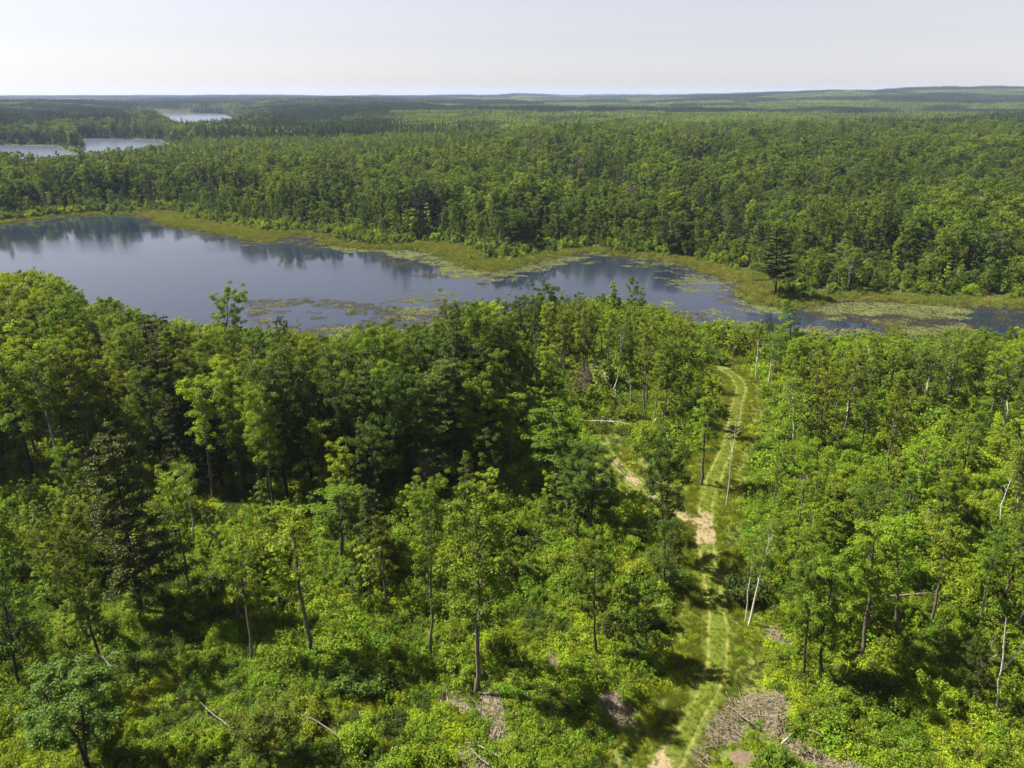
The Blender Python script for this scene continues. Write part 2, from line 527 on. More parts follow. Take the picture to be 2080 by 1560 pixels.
def pine(seed, H=18., Rr=3.0, cb=0.28, needles=14000, nl=.34, low=False, irregular=.35):
    r = np.random.default_rng(seed)
    T, Cc = Acc(), Acc()
    tl = trunk_line(r, H, .05, (0, 0), top=.98)
    T.tube(tl, H * .012 * (1 - np.linspace(0, 1, 9)) + .03, 4 if low else 7)
    cc, cr = [], []
    z = cb * H
    while z < H * .97:
        q = (z - cb * H) / (H * (1 - cb))
        nb = 3 if low else 5
        a0 = r.random() * 6.28
        for j in range(nb):
            if r.random() < irregular * .5: continue
            L = Rr * ((1 - q) ** .65 * .95 + .12) * r.uniform(1 - irregular, 1.1)
            az = a0 + j * 6.283 / nb + r.normal(0, .25)
            d = np.array([math.cos(az), math.sin(az), 0])
            p0 = np.array([tl[0][0], tl[0][1], z + r.normal(0, .15)])
            p0[:2] = np.interp(z, tl[:, 2], tl[:, 0]), np.interp(z, tl[:, 2], tl[:, 1])
            p2 = p0 + d * L + np.array([0, 0, L * r.uniform(.02, .32)])
            p1 = p0 + d * L * .55 - np.array([0, 0, L * .05])
            b = bezier(p0, p1, p2, 4)
            T.tube(b, (.05 * (1 - q) + .02) * np.array([1, .8, .5, .2]), 3)
            for w in (.35, .55, .75, .92, 1.0):
                if L * w < .35 and w < 1: continue
                c = (1 - w) ** 2 * p0 + 2 * w * (1 - w) * p1 + w * w * p2
                cc.append(c); cr.append(.30 + .13 * L * (1.1 - abs(w - .7)))
        z += H * .050 * r.uniform(.7, 1.4) * (1.5 if low else 1)
    cc.append(np.array([tl[-1][0], tl[-1][1], H * .99])); cr.append(.35)
    cc = np.array(cc); cr = np.array(cr)
    p = cr ** 2; p /= p.sum()
    idx = r.choice(len(cc), needles, p=p)
    u = r.normal(size=(needles, 3)); u /= np.linalg.norm(u, axis=1, keepdims=True)
    pos = cc[idx] + u * (r.random(needles) ** .6 * cr[idx])[:, None] * np.array([1.2, 1.2, .30])
    Cc.leaves(pos, u * .4 + [0, 0, .6] + r.normal(0, .5, (needles, 3)), nl, .34, 0, r)
    return T, Cc

def shrub(seed, H=2.4, Rr=1.5, leaves=2600, leaf=.16, n=16):
    r = np.random.default_rng(seed)
    A = Acc()
    cc, cr = [], []
    for i in range(n):
        az = i * 2.4 + r.random(); q = r.random() ** .6
        tip = np.array([math.cos(az) * Rr * q * .85, math.sin(az) * Rr * q * .85, H * (1 - .55 * q * q) * r.uniform(.6, .95)])
        A.tube(bezier(np.array([0, 0, 0.]) + r.normal(0, .08, 3) * [1, 1, 0], tip * [.3, .3, .7], tip, 4), np.array([.03, .024, .016, .008]) * (H / 2.4) ** .5, 3, 1)
        for w in (.45, .75, 1.):
            cc.append(tip * [w, w, w ** .8] + r.normal(0, .1, 3)); cr.append(.42 * (Rr / 1.5) * r.uniform(.7, 1.25))
    cc = np.array(cc); cr = np.array(cr)
    idx = r.choice(len(cc), leaves, p=cr ** 2 / (cr ** 2).sum())
    u = r.normal(size=(leaves, 3)); u /= np.linalg.norm(u, axis=1, keepdims=True)
    pos = cc[idx] + u * (r.random(leaves) ** .5 * cr[idx])[:, None] * [1, 1, .8]
    pos[:, 2] = np.maximum(pos[:, 2], .05)
    A.leaves(pos, u * .5 + [0, 0, .8] + r.normal(0, .4, (leaves, 3)), leaf, .66, 0, r)
    return A

def mound(seed, Rr=.75, H=.7, leaves=230, leaf=.17, flat=False):
    """a low leafy clump of undergrowth made of a few stems topped with leaves"""
    r = np.random.default_rng(seed)
    A = Acc()
    ns = 11
    az = r.random(ns) * 6.28; q = r.random(ns) ** .5
    tips = np.stack([np.cos(az) * q * Rr, np.sin(az) * q * Rr, H * r.uniform(.35, 1.0, ns) * (1 - .35 * q)], 1)
    idx = r.integers(0, ns, leaves)
    u = r.normal(size=(leaves, 3))
    pos = tips[idx] + u * np.array([.17, .17, .11 if not flat else .05]) * Rr / .75
    down = r.random(leaves) < .25
    pos[down, 2] *= r.random(down.sum())
    pos[:, 2] = np.maximum(pos[:, 2], .02)
    A.leaves(pos, u * .35 + [0, 0, .9] + r.normal(0, .35, (leaves, 3)), leaf, .6, 0, r)
    return A

def tuft(seed, Rr=.45, H=.8, n=46, w=.035):
    r = np.random.default_rng(seed)
    A = Acc()
    base = np.stack([r.normal(0, Rr * .5, n), r.normal(0, Rr * .5, n), np.zeros(n)], 1)
    tip = base + np.stack([r.normal(0, Rr * .45, n), r.normal(0, Rr * .45, n), H * r.uniform(.5, 1.1, n)], 1)
    A.blades(base, tip, np.full(n, w), 0, r)
    return A

def snag(seed, H=10., rad=.13, nb=9, broken=True, fork=False, lean=(0, 0), twigs=True):
    r = np.random.default_rng(seed)
    A = Acc()
    k = 9
    tl = trunk_line(r, H, .07, lean, k, 1.0)
    taper = np.linspace(1, .35 if broken else .08, k)
    A.tube(tl, rad * taper, 7)
    if fork:
        p0 = tl[4]; d = np.array([r.uniform(.18, .3), r.normal(0, .1), .9])
        tl2 = np.array([p0 + d * s * H * .5 + [math.sin(s * 5) * .12, 0, 0] for s in np.linspace(0, 1, 6)])
        A.tube(tl2, rad * np.linspace(.7, .15, 6), 6)
    for i in range(nb):
        t = r.uniform(.4, .95)
        i0 = int(t * (k - 1)); p0 = tl[i0] + (tl[min(i0 + 1, k - 1)] - tl[i0]) * (t * (k - 1) - i0)
        az = r.random() * 6.28; L = H * r.uniform(.04, .12) * (1.2 - t * .6)
        d = np.array([math.cos(az), math.sin(az), r.uniform(.3, 1.1)])
        b = bezier(p0, p0 + d * L * .5, p0 + d * L + [0, 0, L * .2], 4)
        A.tube(b, rad * .38 * np.array([1, .7, .45, .15]), 4)
        if twigs:
            for j in range(3):
                q0 = b[2]; dd = d + r.normal(0, .6, 3)
                A.tube(np.array([q0, q0 + dd * L * .3, q0 + dd * L * .5 + [0, 0, .05]]), rad * .16 * np.array([1, .6, .2]), 3)
    return A

def bare_crown(seed, H=6., Rr=1.8):
    """a standing dead tree with its fine grey-purple twigs"""
    A = snag(seed, H, .08, 16, False)
    r = np.random.default_rng(seed + 99)
    n = 900
    c = np.stack([r.normal(0, Rr * .45, n), r.normal(0, Rr * .45, n), H * r.uniform(.45, 1.0, n)], 1)
    A.blades(c, c + r.normal(0, .35, (n, 3)) + [0, 0, .25], np.full(n, .03), 0, r)
    return A

# ------------------------------------------------------------------ plant library
def combine(T, Cc, tm, cm):
    A = Acc()
    for acc, mi in ((T, 0), (Cc, 1)):
        off = A.n
        for v, f, a in zip(acc.v, acc.f, acc.a):
            pass
        v = np.concatenate(acc.v); f = np.concatenate(acc.f); a = np.concatenate(acc.a)
        A.add(v, f, mi, a)
    return A.mesh("forest_tree", [tm, cm], 0)

LIB = {}
NEARSRC, NEARIDX = [], {}
def lib(kind, T, Cc, tm, cm, H, Rr):
    i = len(LIB.setdefault(kind, []))
    NEARSRC.append(combine(T, Cc, tm, cm)); NEARIDX[(kind, i)] = (len(NEARSRC) - 1, H)
    LIB[kind].append(dict(trunk=T.mesh(f"{kind}_trunk", [tm], 0), crown=Cc.mesh(f"{kind}_crown", [cm]), H=H, R=Rr))

#            kind            list of (H, R, crown base, limbs, leaves, shape, bark, leaf material, leaf size, stems)
for i, a in enumerate([
    (15, 2.0, .38, 30, 11375, 'ovoid', M_BARK, M_LEAF, .165, 1), (15, 2.4, .34, 30, 13125, 'round', M_BARK_D, M_LEAF, .165, 1),
    (16, 1.8, .42, 26, 4600, 'ovoid', M_BARK, M_LEAF_Y, .20, 1), (14, 3.1, .30, 34, 17500, 'broad', M_BARK_D, M_LEAF, .165, 1),
    (13, 2.9, .26, 34, 15750, 'round', M_BARK_D, M_LEAF_D, .17, 2), (15, 1.9, .32, 26, 5600, 'cone', M_BARK, M_LEAF, .19, 1),
    (14, 2.2, .45, 20, 4200, 'broad', M_BARK, M_LEAF_Y, .20, 1), (12, 2.2, .22, 28, 6500, 'ovoid', M_BARK_D, M_LEAF_D, .20, 1)]):
    T, Cc = broadleaf(100 + i, a[0], a[1], a[2], int(a[3] * 1.5), a[4], a[8], shape=a[5], stems=a[9], cl=.56)
    lib('broadleaf_tree', T, Cc, a[6], a[7], a[0], a[1])
for i, a in enumerate([(7, 1.5, .10, 24, 3600, 'ovoid', M_LEAF_Y), (6, 1.6, .06, 22, 3600, 'round', M_LEAF_Y), (8, 1.35, .18, 24, 3000, 'ovoid', M_LEAF),
                       (7, 1.7, .22, 22, 3400, 'broad', M_LEAF_Y), (6.5, 1.2, .08, 22, 2800, 'cone', M_LEAF)]):
    T, Cc = broadleaf(200 + i, a[0], a[1], a[2], a[3], a[4], .19, shape=a[5], wob=.08, cl=.42, tr=.009)
    lib('young_tree', T, Cc, M_BARK, a[6], a[0], a[1])
for i, a in enumerate([(14, 1.8, .42, 24, 4000), (13, 1.6, .5, 20, 2800), (12, 2.0, .4, 26, 4200)]):
    T, Cc = broadleaf(300 + i, a[0], a[1], a[2], a[3], a[4], .17, shape='ovoid', wob=.1, up=.8, tr=.009, stems=1 + (i == 2))
    lib('birch_tree', T, Cc, M_BIRCH, M_BIRCH_L, a[0], a[1])
for i, a in enumerate([(18, 3.3, .22, 16000, .35), (20, 3.6, .26, 17000, .45), (16, 2.8, .18, 12000, .3)]):
    T, Cc = pine(400 + i, a[0], a[1], a[2], a[3], irregular=a[4])
    lib('pine_tree', T, Cc, M_BARK_D, M_NEEDLE, a[0], a[1])
SHRUB = []
for i, a in enumerate([(2.4, 1.5, 2600, M_LEAF_Y), (3.0, 1.4, 2800, M_LEAF), (1.9, 1.6, 2500, M_LEAF_D), (2.6, 1.8, 3200, M_LEAF_Y)]):
    SHRUB.append((shrub(500 + i, a[0], a[1], a[2]).mesh("shrub", [a[3], M_BARK_D], 1), a[0], a[1]))

# ---- sources for the countless plants; never linked into the scene themselves
def source_collection(name, meshes):
    c = bpy.data.collections.new(name)
    for i, me in enumerate(meshes):
        o = bpy.data.objects.new(f"{name}_{i:02d}", me)
        c.objects.link(o)
    return c

mid = []
MIDSPEC = [
    (15, 2.6, .16, 'ovoid', M_FOREST, M_BARK_D), (15, 3.3, .16, 'round', M_FOREST, M_BARK_D), (16, 2.2, .24, 'ovoid', M_FOREST, M_BARK_D),
    (14, 3.8, .18, 'broad', M_FOREST, M_BARK_D), (13, 3.5, .12, 'round', M_LEAF_D, M_BARK_D), (15, 2.3, .18, 'cone', M_FOREST, M_BARK_D),
    (14, 2.7, .26, 'broad', M_LEAF, M_BIRCH), (12, 2.9, .10, 'round', M_FOREST, M_BARK_D)]
for i, a in enumerate(MIDSPEC):
    T, Cc = broadleaf(600 + i, a[0], a[1], a[2], 22, 2100, .44, shape=a[3], low=True, cl=1.0)
    mid.append(combine(T, Cc, a[5], a[4]))
for i in range(3):                                    # 8..10 pines
    T, Cc = pine(640 + i, 17, 2.6, .2, 1900, .62, low=True)
    mid.append(combine(T, Cc, M_BARK_D, M_FOREST_N))
for i in range(2):                                    # 11, 12 young plantation trees, pointed
    T, Cc = broadleaf(660 + i, 9, 1.6, .08, 18, 800, .42, shape='cone', low=True, cl=.6)
    mid.append(combine(T, Cc, M_BARK, M_LEAF_Y if i else M_FOREST))
for i in range(3):                                    # 13..15 bushes of the shore
    mid.append(shrub(680 + i, 3.2, 2.0, 620, .36, 12).mesh("shore_bush", [(M_LEAF_Y, M_FOREST, M_LEAF)[i], M_BARK_D], 1))
mid.append(bare_crown(690, 10, 2.0).mesh("leafless_tree", [M_TWIG]))          # 16
MID = source_collection("forest_source", mid)

# stands of many crowns for the miles behind
def stand(seed, n=75, size=40., needle=False, hh=14):
    r = np.random.default_rng(seed)
    A = Acc()
    g = int(math.ceil(math.sqrt(n)))
    for i in range(g):
        for j in range(g):
            x = (i + .5 + r.uniform(-.45, .45)) / g * size - size / 2
            y = (j + .5 + r.uniform(-.45, .45)) / g * size - size / 2
            h = hh * r.uniform(.72, 1.15); rr = size / g * r.uniform(.42, .66)
            con = needle or r.random() < .06
            if con: rr *= .62; h *= 1.08
            k = 46
            u = r.normal(size=(k, 3)); u /= np.linalg.norm(u, axis=1, keepdims=True)
            if con:
                q = r.random(k) ** .7
                p = np.stack([u[:, 0] * rr * (1 - q), u[:, 1] * rr * (1 - q), h * (.35 + .65 * q)], 1)
            else:
                u[:, 2] = np.abs(u[:, 2]) * 1.0 - .25
                p = u * [rr, rr, h * .30] * (r.random(k) ** .35)[:, None] + [0, 0, h * .68]
            p = p + [x, y, 0]
            A.leaves(p, u + [0, 0, .35] + r.normal(0, .35, (k, 3)), 1.15 if not con else .9, .75, 1 if con else 0, r)
            mkv = r.uniform(.0, 1.)
            A.a[-1] = np.clip(.5 + (mkv - .5) * .75 + (A.a[-1] - .5) * .4, 0, 1)
    return A.mesh("forest_stand", [M_FOREST, M_FOREST_N])
STANDS = source_collection("stand_source", [stand(700), stand(701, 85), stand(702, 64, hh=15), stand(703, 110, needle=True, hh=16), stand(704, 95, needle=True, hh=15)])

under = [mound(800, .75, .8, 260, .17).mesh("undergrowth_clump", [M_UNDER]), mound(801, .8, .65, 260, .15).mesh("undergrowth_clump", [M_UNDER]),
         mound(802, .7, 1.0, 280, .16).mesh("undergrowth_clump", [M_UNDER]), mound(803, .8, .5, 260, .16, True).mesh("undergrowth_clump", [M_FERN]),
         mound(804, .7, .6, 240, .15, True).mesh("undergrowth_clump", [M_FERN]), mound(805, .65, 1.15, 300, .15).mesh("undergrowth_clump", [M_LEAF_D]),
         tuft(806, .5, .8, 70, .04).mesh("undergrowth_clump", [M_GRASS]),
         mound(807, .38, 2.1, 200, .14).mesh("undergrowth_clump", [M_LEAF]), shrub(808, 1.6, .8, 260, .15, 9).mesh("undergrowth_clump", [M_LEAF_Y, M_STICK])]
UNDER = source_collection("undergrowth_source", under)
GRASS = source_collection("grass_source", [tuft(820 + i, .5, .45 + .1 * i, 60, .035).mesh("grass_tuft", [M_GRASS]) for i in range(3)])
SEDGE = source_collection("sedge_source", [tuft(830 + i, .9, .8 + .2 * i, 90, .06).mesh("sedge_tuft", [M_SEDGE]) for i in range(3)])

def pads(seed, n=26, Rr=1.5, s=.30, m=M_LILY):
    r = np.random.default_rng(seed)
    A = Acc()
    for i in range(n):
        a = r.random() * 6.28; q = math.sqrt(r.random()) * Rr
        cx, cyy = math.cos(a) * q, math.sin(a) * q
        rr = s * r.uniform(.5, 1.1)
        z = r.uniform(.012, .03)
        k = 8; ang = np.linspace(.2, 6.08, k) + r.random() * 6.28     # a notch is left open, as in a lily pad
        ring = np.stack([cx + rr * np.cos(ang), cyy + rr * np.sin(ang), np.full(k, z) + r.uniform(0, .02, k)], 1)
        v = np.concatenate([[[cx, cyy, z]], ring])
        f = [[0, 1 + j, 2 + j, 3 + j] for j in range(0, k - 2, 2)] + [[0, k - 1, k, k]]
        f = [[0, 1 + j, 2 + j, 3 + j] for j in range(0, k - 3, 2)] + [[0, k - 1, k, 0]][:0]
        A.add(v, f, 0, r.random(len(f)))
    return A.mesh("lily_pads", [m])
PADS = source_collection("pad_source", [pads(840, 11, 1.3, .26), pads(841, 15, 1.6, .24), pads(842, 8, 1.2, .30), pads(843, 22, 1.7, .20, M_WEED)])

def scatter(name, pts, rot, scl, idx, coll, label, cat, mats=()):
    """one object of geometry-node instances at the given points"""
    me = bpy.data.meshes.new(name)
    n = len(pts)
    me.vertices.add(n); me.vertices.foreach_set("co", np.asarray(pts, np.float32).ravel())
    for an, ty, arr in (("rot", 'FLOAT_VECTOR', rot), ("scl", 'FLOAT_VECTOR', scl)):
        at = me.attributes.new(an, ty, 'POINT'); at.data.foreach_set("vector", np.asarray(arr, np.float32).ravel())
    at = me.attributes.new("idx", 'INT', 'POINT'); at.data.foreach_set("value", np.asarray(idx, np.int32))
    me.update()
    o = link(name, me)
    ng = bpy.data.node_groups.new(name + "_nodes", 'GeometryNodeTree')
    ng.interface.new_socket("Geometry", in_out='INPUT', socket_type='NodeSocketGeometry')
    ng.interface.new_socket("Geometry", in_out='OUTPUT', socket_type='NodeSocketGeometry')
    gi = ng.nodes.new('NodeGroupInput'); go = ng.nodes.new('NodeGroupOutput')
    ci = ng.nodes.new('GeometryNodeCollectionInfo'); ci.inputs['Collection'].default_value = coll
    ci.inputs['Separate Children'].default_value = True; ci.inputs['Reset Children'].default_value = True
    ip = ng.nodes.new('GeometryNodeInstanceOnPoints')
    ip.inputs['Pick Instance'].default_value = True
    def named(nm, t):
        x = ng.nodes.new('GeometryNodeInputNamedAttribute'); x.data_type = t; x.inputs['Name'].default_value = nm
        return x.outputs[0]
    ng.links.new(gi.outputs[0], ip.inputs['Points'])
    ng.links.new(ci.outputs[0], ip.inputs['Instance'])
    ng.links.new(named("idx", 'INT'), ip.inputs['Instance Index'])
    ng.links.new(named("rot", 'FLOAT_VECTOR'), ip.inputs['Rotation'])
    ng.links.new(named("scl", 'FLOAT_VECTOR'), ip.inputs['Scale'])
    ng.links.new(ip.outputs[0], go.inputs[0])
    md = o.modifiers.new("scatter", 'NODES'); md.node_group = ng
    tag(o, label, cat, kind='stuff')
    return o

def rotz(n, tilt=0.0):
    return np.stack([rng.normal(0, tilt, n), rng.normal(0, tilt, n), rng.uniform(0, 6.283, n)], 1)

# ------------------------------------------------------------------ the track
def world_line(pxs, step=.6):
    p = np.array([G(a, b)[:2] for a, b in pxs])
    seg = np.linalg.norm(np.diff(p, axis=0), axis=1); s = np.concatenate([[0], np.cumsum(seg)])
    n = int(s[-1] / step) + 1
    t = np.linspace(0, s[-1], n)
    q = np.stack([np.interp(t, s, p[:, 0]), np.interp(t, s, p[:, 1])], 1)
    for _ in range(14):
        q[1:-1] = (q[:-2] + 2 * q[1:-1] + q[2:]) / 4
    return q
TRACK = world_line([(1300, 1700), (1345, 1600), (1362, 1540), (1400, 1480), (1438, 1410), (1458, 1350), (1458, 1260), (1447, 1190), (1436, 1130), (1430, 1085),
                    (1434, 1020), (1452, 965), (1478, 910), (1490, 860), (1497, 820), (1507, 790), (1495, 765), (1470, 752)])
SPUR = world_line([(1428, 1085), (1395, 1050), (1340, 1015), (1300, 988), (1265, 955), (1238, 928), (1225, 905)])

def line_d(line, x, y):
    x = np.asarray(x, float); y = np.asarray(y, float)
    d2 = np.full(x.shape, 1e18)
    for i in range(len(line) - 1):
        ax, ay = line[i]; ex, ey = line[i + 1] - line[i]
        wx, wy = x - ax, y - ay
        t = np.clip((wx * ex + wy * ey) / (ex * ex + ey * ey + 1e-9), 0, 1)
        d2 = np.minimum(d2, (wx - ex * t) ** 2 + (wy - ey * t) ** 2)
    return np.sqrt(d2)
def track_d(x, y):
    return np.minimum(line_d(TRACK, x, y), line_d(SPUR, x, y) + 0.45)

# where brush lies and where the soil is bare (photograph outlines, laid on the ground)
PILES = [
    ([(1345 + 75, 1530), (1440, 1480), (1475, 1430), (1520, 1412), (1590, 1412), (1600, 1440), (1585, 1500), (1560, 1505), (1545, 1462), (1520, 1470), (1500, 1500), (1455, 1520)],
     "large arched heap of bleached sticks on the cleared ground beside the track", 1.0, 460),
    ([(1400, 1575), (1412, 1530), (1436, 1522), (1440, 1575)], "narrow strip of pale sticks at the lower end of the arched heap", .6, 70),
    ([(1580, 1500), (1640, 1512), (1700, 1540), (1760, 1560), (1740, 1590), (1640, 1560), (1580, 1530)], "low brown windrow of slash with curved white branches, bottom right corner", .7, 210),
    ([(975, 1410), (1015, 1408), (1025, 1440), (1020, 1480), (1040, 1510), (985, 1520), (990, 1470), (960, 1440)], "heap of broken branches at the foot of the tall lone tree", .8, 200),
    ([(1218, 1412), (1250, 1408), (1285, 1455), (1282, 1480), (1250, 1478), (1212, 1440)], "brown brush heap in the grass between the lone tree and the track", .7, 140),
    ([(930, 1520), (960, 1512), (1000, 1550), (990, 1580), (935, 1570)], "split pale logs and sticks heaped at the bottom edge left of the track", .7, 90),
    ([(1600, 985), (1625, 970), (1655, 968), (1650, 990), (1615, 1000)], "small upright heap of reddish stumps and sticks amid bushes right of the track", 1.2, 70),
    ([(1105, 1335), (1130, 1330), (1142, 1362), (1118, 1360)], "small scrap of brush among bright bushes behind the lone tree's shadow", .5, 50),
    ([(1555, 1275), (1575, 1272), (1610, 1310), (1600, 1318), (1565, 1295)], "thin scatter of grey sticks beside the pair of leaning white birches", .4, 60),
    ([(880, 1395), (905, 1400), (960, 1440), (950, 1450), (900, 1425)], "sparse fallen twigs in the bushes left of the tall lone tree", .4, 60),
]
pile_world = [np.array([G(a, b)[:2] for a, b in p[0]]) for p in PILES]
SOIL_PX = [(1470, 1530), (1500, 1518), (1545, 1530), (1555, 1548), (1520, 1562), (1480, 1560)]
soil_world = np.array([G(a, b)[:2] for a, b in SOIL_PX])
soil_world = soil_world.mean(0) + (soil_world - soil_world.mean(0)) * rng.uniform(.7, 1.0, (len(soil_world), 1))

# ------------------------------------------------------------------ ground sheet
def axis(a, b, near, far_step, core):
    """coordinates from a to b, fine inside core, growing outside"""
    xs = list(np.arange(core[0], core[1] + 1e-6, near))
    s = near; x = core[1]
    while x < b:
        s = min(s * 1.032, far_step); x += s; xs.append(x)
    s = near; x = core[0]
    while x > a:
        s = min(s * 1.032, far_step); x -= s; xs.insert(0, x)
    return np.array(xs)
gx = axis(-9000, 9000, 1.7, 170, (-150, 150))
gy = axis(-60, 9500, 1.5, 170, (15, 330))
GX, GY = np.meshgrid(gx, gy)
GZ = ground(GX, GY)
nx, ny = len(gx), len(gy)
me = bpy.data.meshes.new("ground")
V = np.stack([GX, GY, GZ], -1).reshape(-1, 3)
i = np.arange(ny - 1)[:, None] * nx; j = np.arange(nx - 1)[None, :]
F = np.stack([i + j, i + j + 1, i + nx + j + 1, i + nx + j], -1).reshape(-1, 4)
me.vertices.add(len(V)); me.vertices.foreach_set("co", V.ravel())
me.loops.add(F.size); me.loops.foreach_set("vertex_index", F.ravel().astype(np.int32))
me.polygons.add(len(F)); me.polygons.foreach_set("loop_start", (np.arange(len(F)) * 4).astype(np.int32))
GD = lake_d(GX, GY); GM = marsh_width(GX, GY)
marsh = 1 - sstep(0.7, 1.3, GD / np.maximum(GM, .1))
clearing = np.where((GY < 175), 1.0, 0.25)
for nm, arr in (("marsh", marsh), ("clearing", clearing)):
    at = me.attributes.new(nm, 'FLOAT', 'POINT'); at.data.foreach_set("value", arr.ravel().astype(np.float32))
me.materials.append(M_GROUND)
me.update(calc_edges=True)
me.polygons.foreach_set("use_smooth", np.ones(len(F), bool))
tag(link("ground", me), "rolling forest floor with grassy clearing and sedge margins around the lakes", kind='structure')

def sheet_z(x, y):
    """height of the drawn ground sheet (its flat facets), so that things on it touch it"""
    x = np.asarray(x, float); y = np.asarray(y, float)
    ix = np.clip(np.searchsorted(gx, x) - 1, 0, nx - 2); iy = np.clip(np.searchsorted(gy, y) - 1, 0, ny - 2)
    fx = (x - gx[ix]) / (gx[ix + 1] - gx[ix]); fy = (y - gy[iy]) / (gy[iy + 1] - gy[iy])
    return (GZ[iy, ix] * (1 - fx) + GZ[iy, ix + 1] * fx) * (1 - fy) + (GZ[iy + 1, ix] * (1 - fx) + GZ[iy + 1, ix + 1] * fx) * fy

# water: one sheet per lake
def water(poly, name, label):
    A = bpy.data.meshes.new(name)
    A.from_pydata([(float(p[0]), float(p[1]), WATER_Z) for p in poly], [], [list(range(len(poly)))])
    A.materials.append(M_WATER if poly[:, 1].min() < 300 else M_FARWATER)
    if A.polygons[0].normal.z < 0: A.flip_normals()
    return tag(link(name, A), label, kind='structure')
def grow(poly, k):
    c = poly.mean(0)
    out = []
    n = len(poly)
    for i in range(n):
        a, b = poly[i - 1], poly[(i + 1) % n]
        t = b - a; nrm = np.array([t[1], -t[0]]); nrm /= np.linalg.norm(nrm) + 1e-9
        q = poly[i] + nrm * k
        if poly_sd(poly, np.array([q[0]]), np.array([q[1]]))[0] < 0: q = poly[i] - nrm * k
        out.append(q)
    return np.array(out)
water(grow(LAKE, 1.2), "lake", "dark still lake with lily pads narrowing to a channel on the right")
water(grow(LAKE2, 3), "lake", "pale far lake glimpsed behind the pines at the left edge")
water(grow(LAKE3, 3), "lake", "small bright lake far off near the horizon, left of centre")

# track surface, laid just over the ground sheet
def track_mesh(line, half, name, label, spur=False):
    n = len(line)
    t = np.gradient(line, axis=0); t /= np.linalg.norm(t, axis=1, keepdims=True)
    nr = np.stack([-t[:, 1], t[:, 0]], 1)
    m = 17
    o = np.linspace(-1, 1, m)
    wv = half * (1 + .15 * np.sin(np.arange(n) * .22) + .1 * np.sin(np.arange(n) * .5 + 1))
    X = line[:, None, 0] + nr[:, None, 0] * o[None] * wv[:, None]
    Y = line[:, None, 1] + nr[:, None, 1] * o[None] * wv[:, None]
    edge = np.abs(o)[None] ** 4
    Z = sheet_z(X, Y) + .11 - .16 * edge
    rut = np.exp(-((np.abs(o) - .42) / .11) ** 2)[None] * (.78 if not spur else .8) + 0 * X
    # sandy places seen in the photograph
    PX, PY = project(X, Y, Z)
    spot = 0 * X
    for (cx, cyy, sx, sy, k) in ((1432, 1078, 30, 44, 1.15), (1385, 1048, 32, 20, .9), (1285, 975, 30, 24, 1.1), (1340, 1545, 50, 55, .8), (1250, 940, 20, 18, 1.0), (1325, 1010, 26, 16, .8), (1330, 1600, 60, 50, .5)):
        spot = spot + k * np.exp(-((PX - cx) / sx) ** 2 - ((PY - cyy) / sy) ** 2)
    spot = np.clip(spot * (1 - edge) * (.8 + .4 * rut), 0, 1)
    rut = np.clip(rut * (1 - edge), 0, 1)
    Z = Z - .04 * np.exp(-((np.abs(o) - .42) / .11) ** 2)[None]
    me = bpy.data.meshes.new(name)
    Vv = np.stack([X, Y, Z], -1).reshape(-1, 3)
    i = np.arange(n - 1)[:, None] * m; j = np.arange(m - 1)[None, :]
    Ff = np.stack([i + j, i + m + j, i + m + j + 1, i + j + 1], -1).reshape(-1, 4)
    me.from_pydata(Vv.tolist(), [], Ff.tolist())
    at = me.attributes.new("bare", 'FLOAT', 'POINT'); at.data.foreach_set("value", rut.ravel().astype(np.float32))
    at = me.attributes.new('sand', 'FLOAT', 'POINT'); at.data.foreach_set('value', spot.ravel().astype(np.float32))
    me.materials.append(M_PATH)
    if me.polygons[0].normal.z < 0: me.flip_normals()
    tag(link(name, me), label, kind='structure')
track_mesh(TRACK, 1.9, "path", "grassy two-rut track running from the bottom edge towards the lake")
track_mesh(SPUR, 1.3, "path", "sandy spur track branching left from the main track", True)

def patch_mesh(poly, name, label, m, dz=.06):
    c = poly.mean(0)
    V = []; F = []
    rings = 5; n = len(poly)
    for k in range(rings + 1):
        for p in poly:
            q = c + (p - c) * (k / rings)
            V.append((q[0], q[1], float(sheet_z(q[0], q[1])) + dz * (1 - (k / rings) ** 3) - (.04 if k == rings else 0)))
    for k in range(rings):
        for i in range(n):
            F.append((k * n + i, k * n + (i + 1) % n, (k + 1) * n + (i + 1) % n, (k + 1) * n + i))
    me = bpy.data.meshes.new(name); me.from_pydata(V, [], F); me.materials.append(m); me.update()
    return tag(link(name, me), label, kind='structure')
patch_mesh(soil_world, "soil_patch", "bare brown soil between the brush heaps at the bottom right", M_SOIL, .12)

# ------------------------------------------------------------------ where things stand
SKY = np.array([(-300, 500), (0, 525), (60, 540), (120, 540), (160, 555), (210, 603), (260, 592), (320, 628), (420, 645), (520, 655), (560, 665), (585, 676), (690, 678), (705, 665),
                (760, 655), (830, 660), (885, 645), (900, 622), (960, 602), (1040, 590), (1090, 592), (1150, 585), (1180, 592), (1250, 617), (1310, 612), (1370, 628),
                (1400, 660), (1480, 642), (1540, 642), (1590, 662), (1650, 672), (1700, 692), (1740, 660), (1800, 667), (1880, 672), (1960, 655), (2080, 657), (2400, 660)], float)
def fit_height(x, y, z, h, jit):
    """lower a near-shore tree until its top keeps to the tree line seen against the lake"""
    px, _ = project(x, y, z)
    lim = np.interp(px, SKY[:, 0], SKY[:, 1]) + jit
    for _ in range(40):
        _, py = project(x, y, z + h)
        if py >= lim: break
        h -= .4
        if h < .6: return 0
    return h

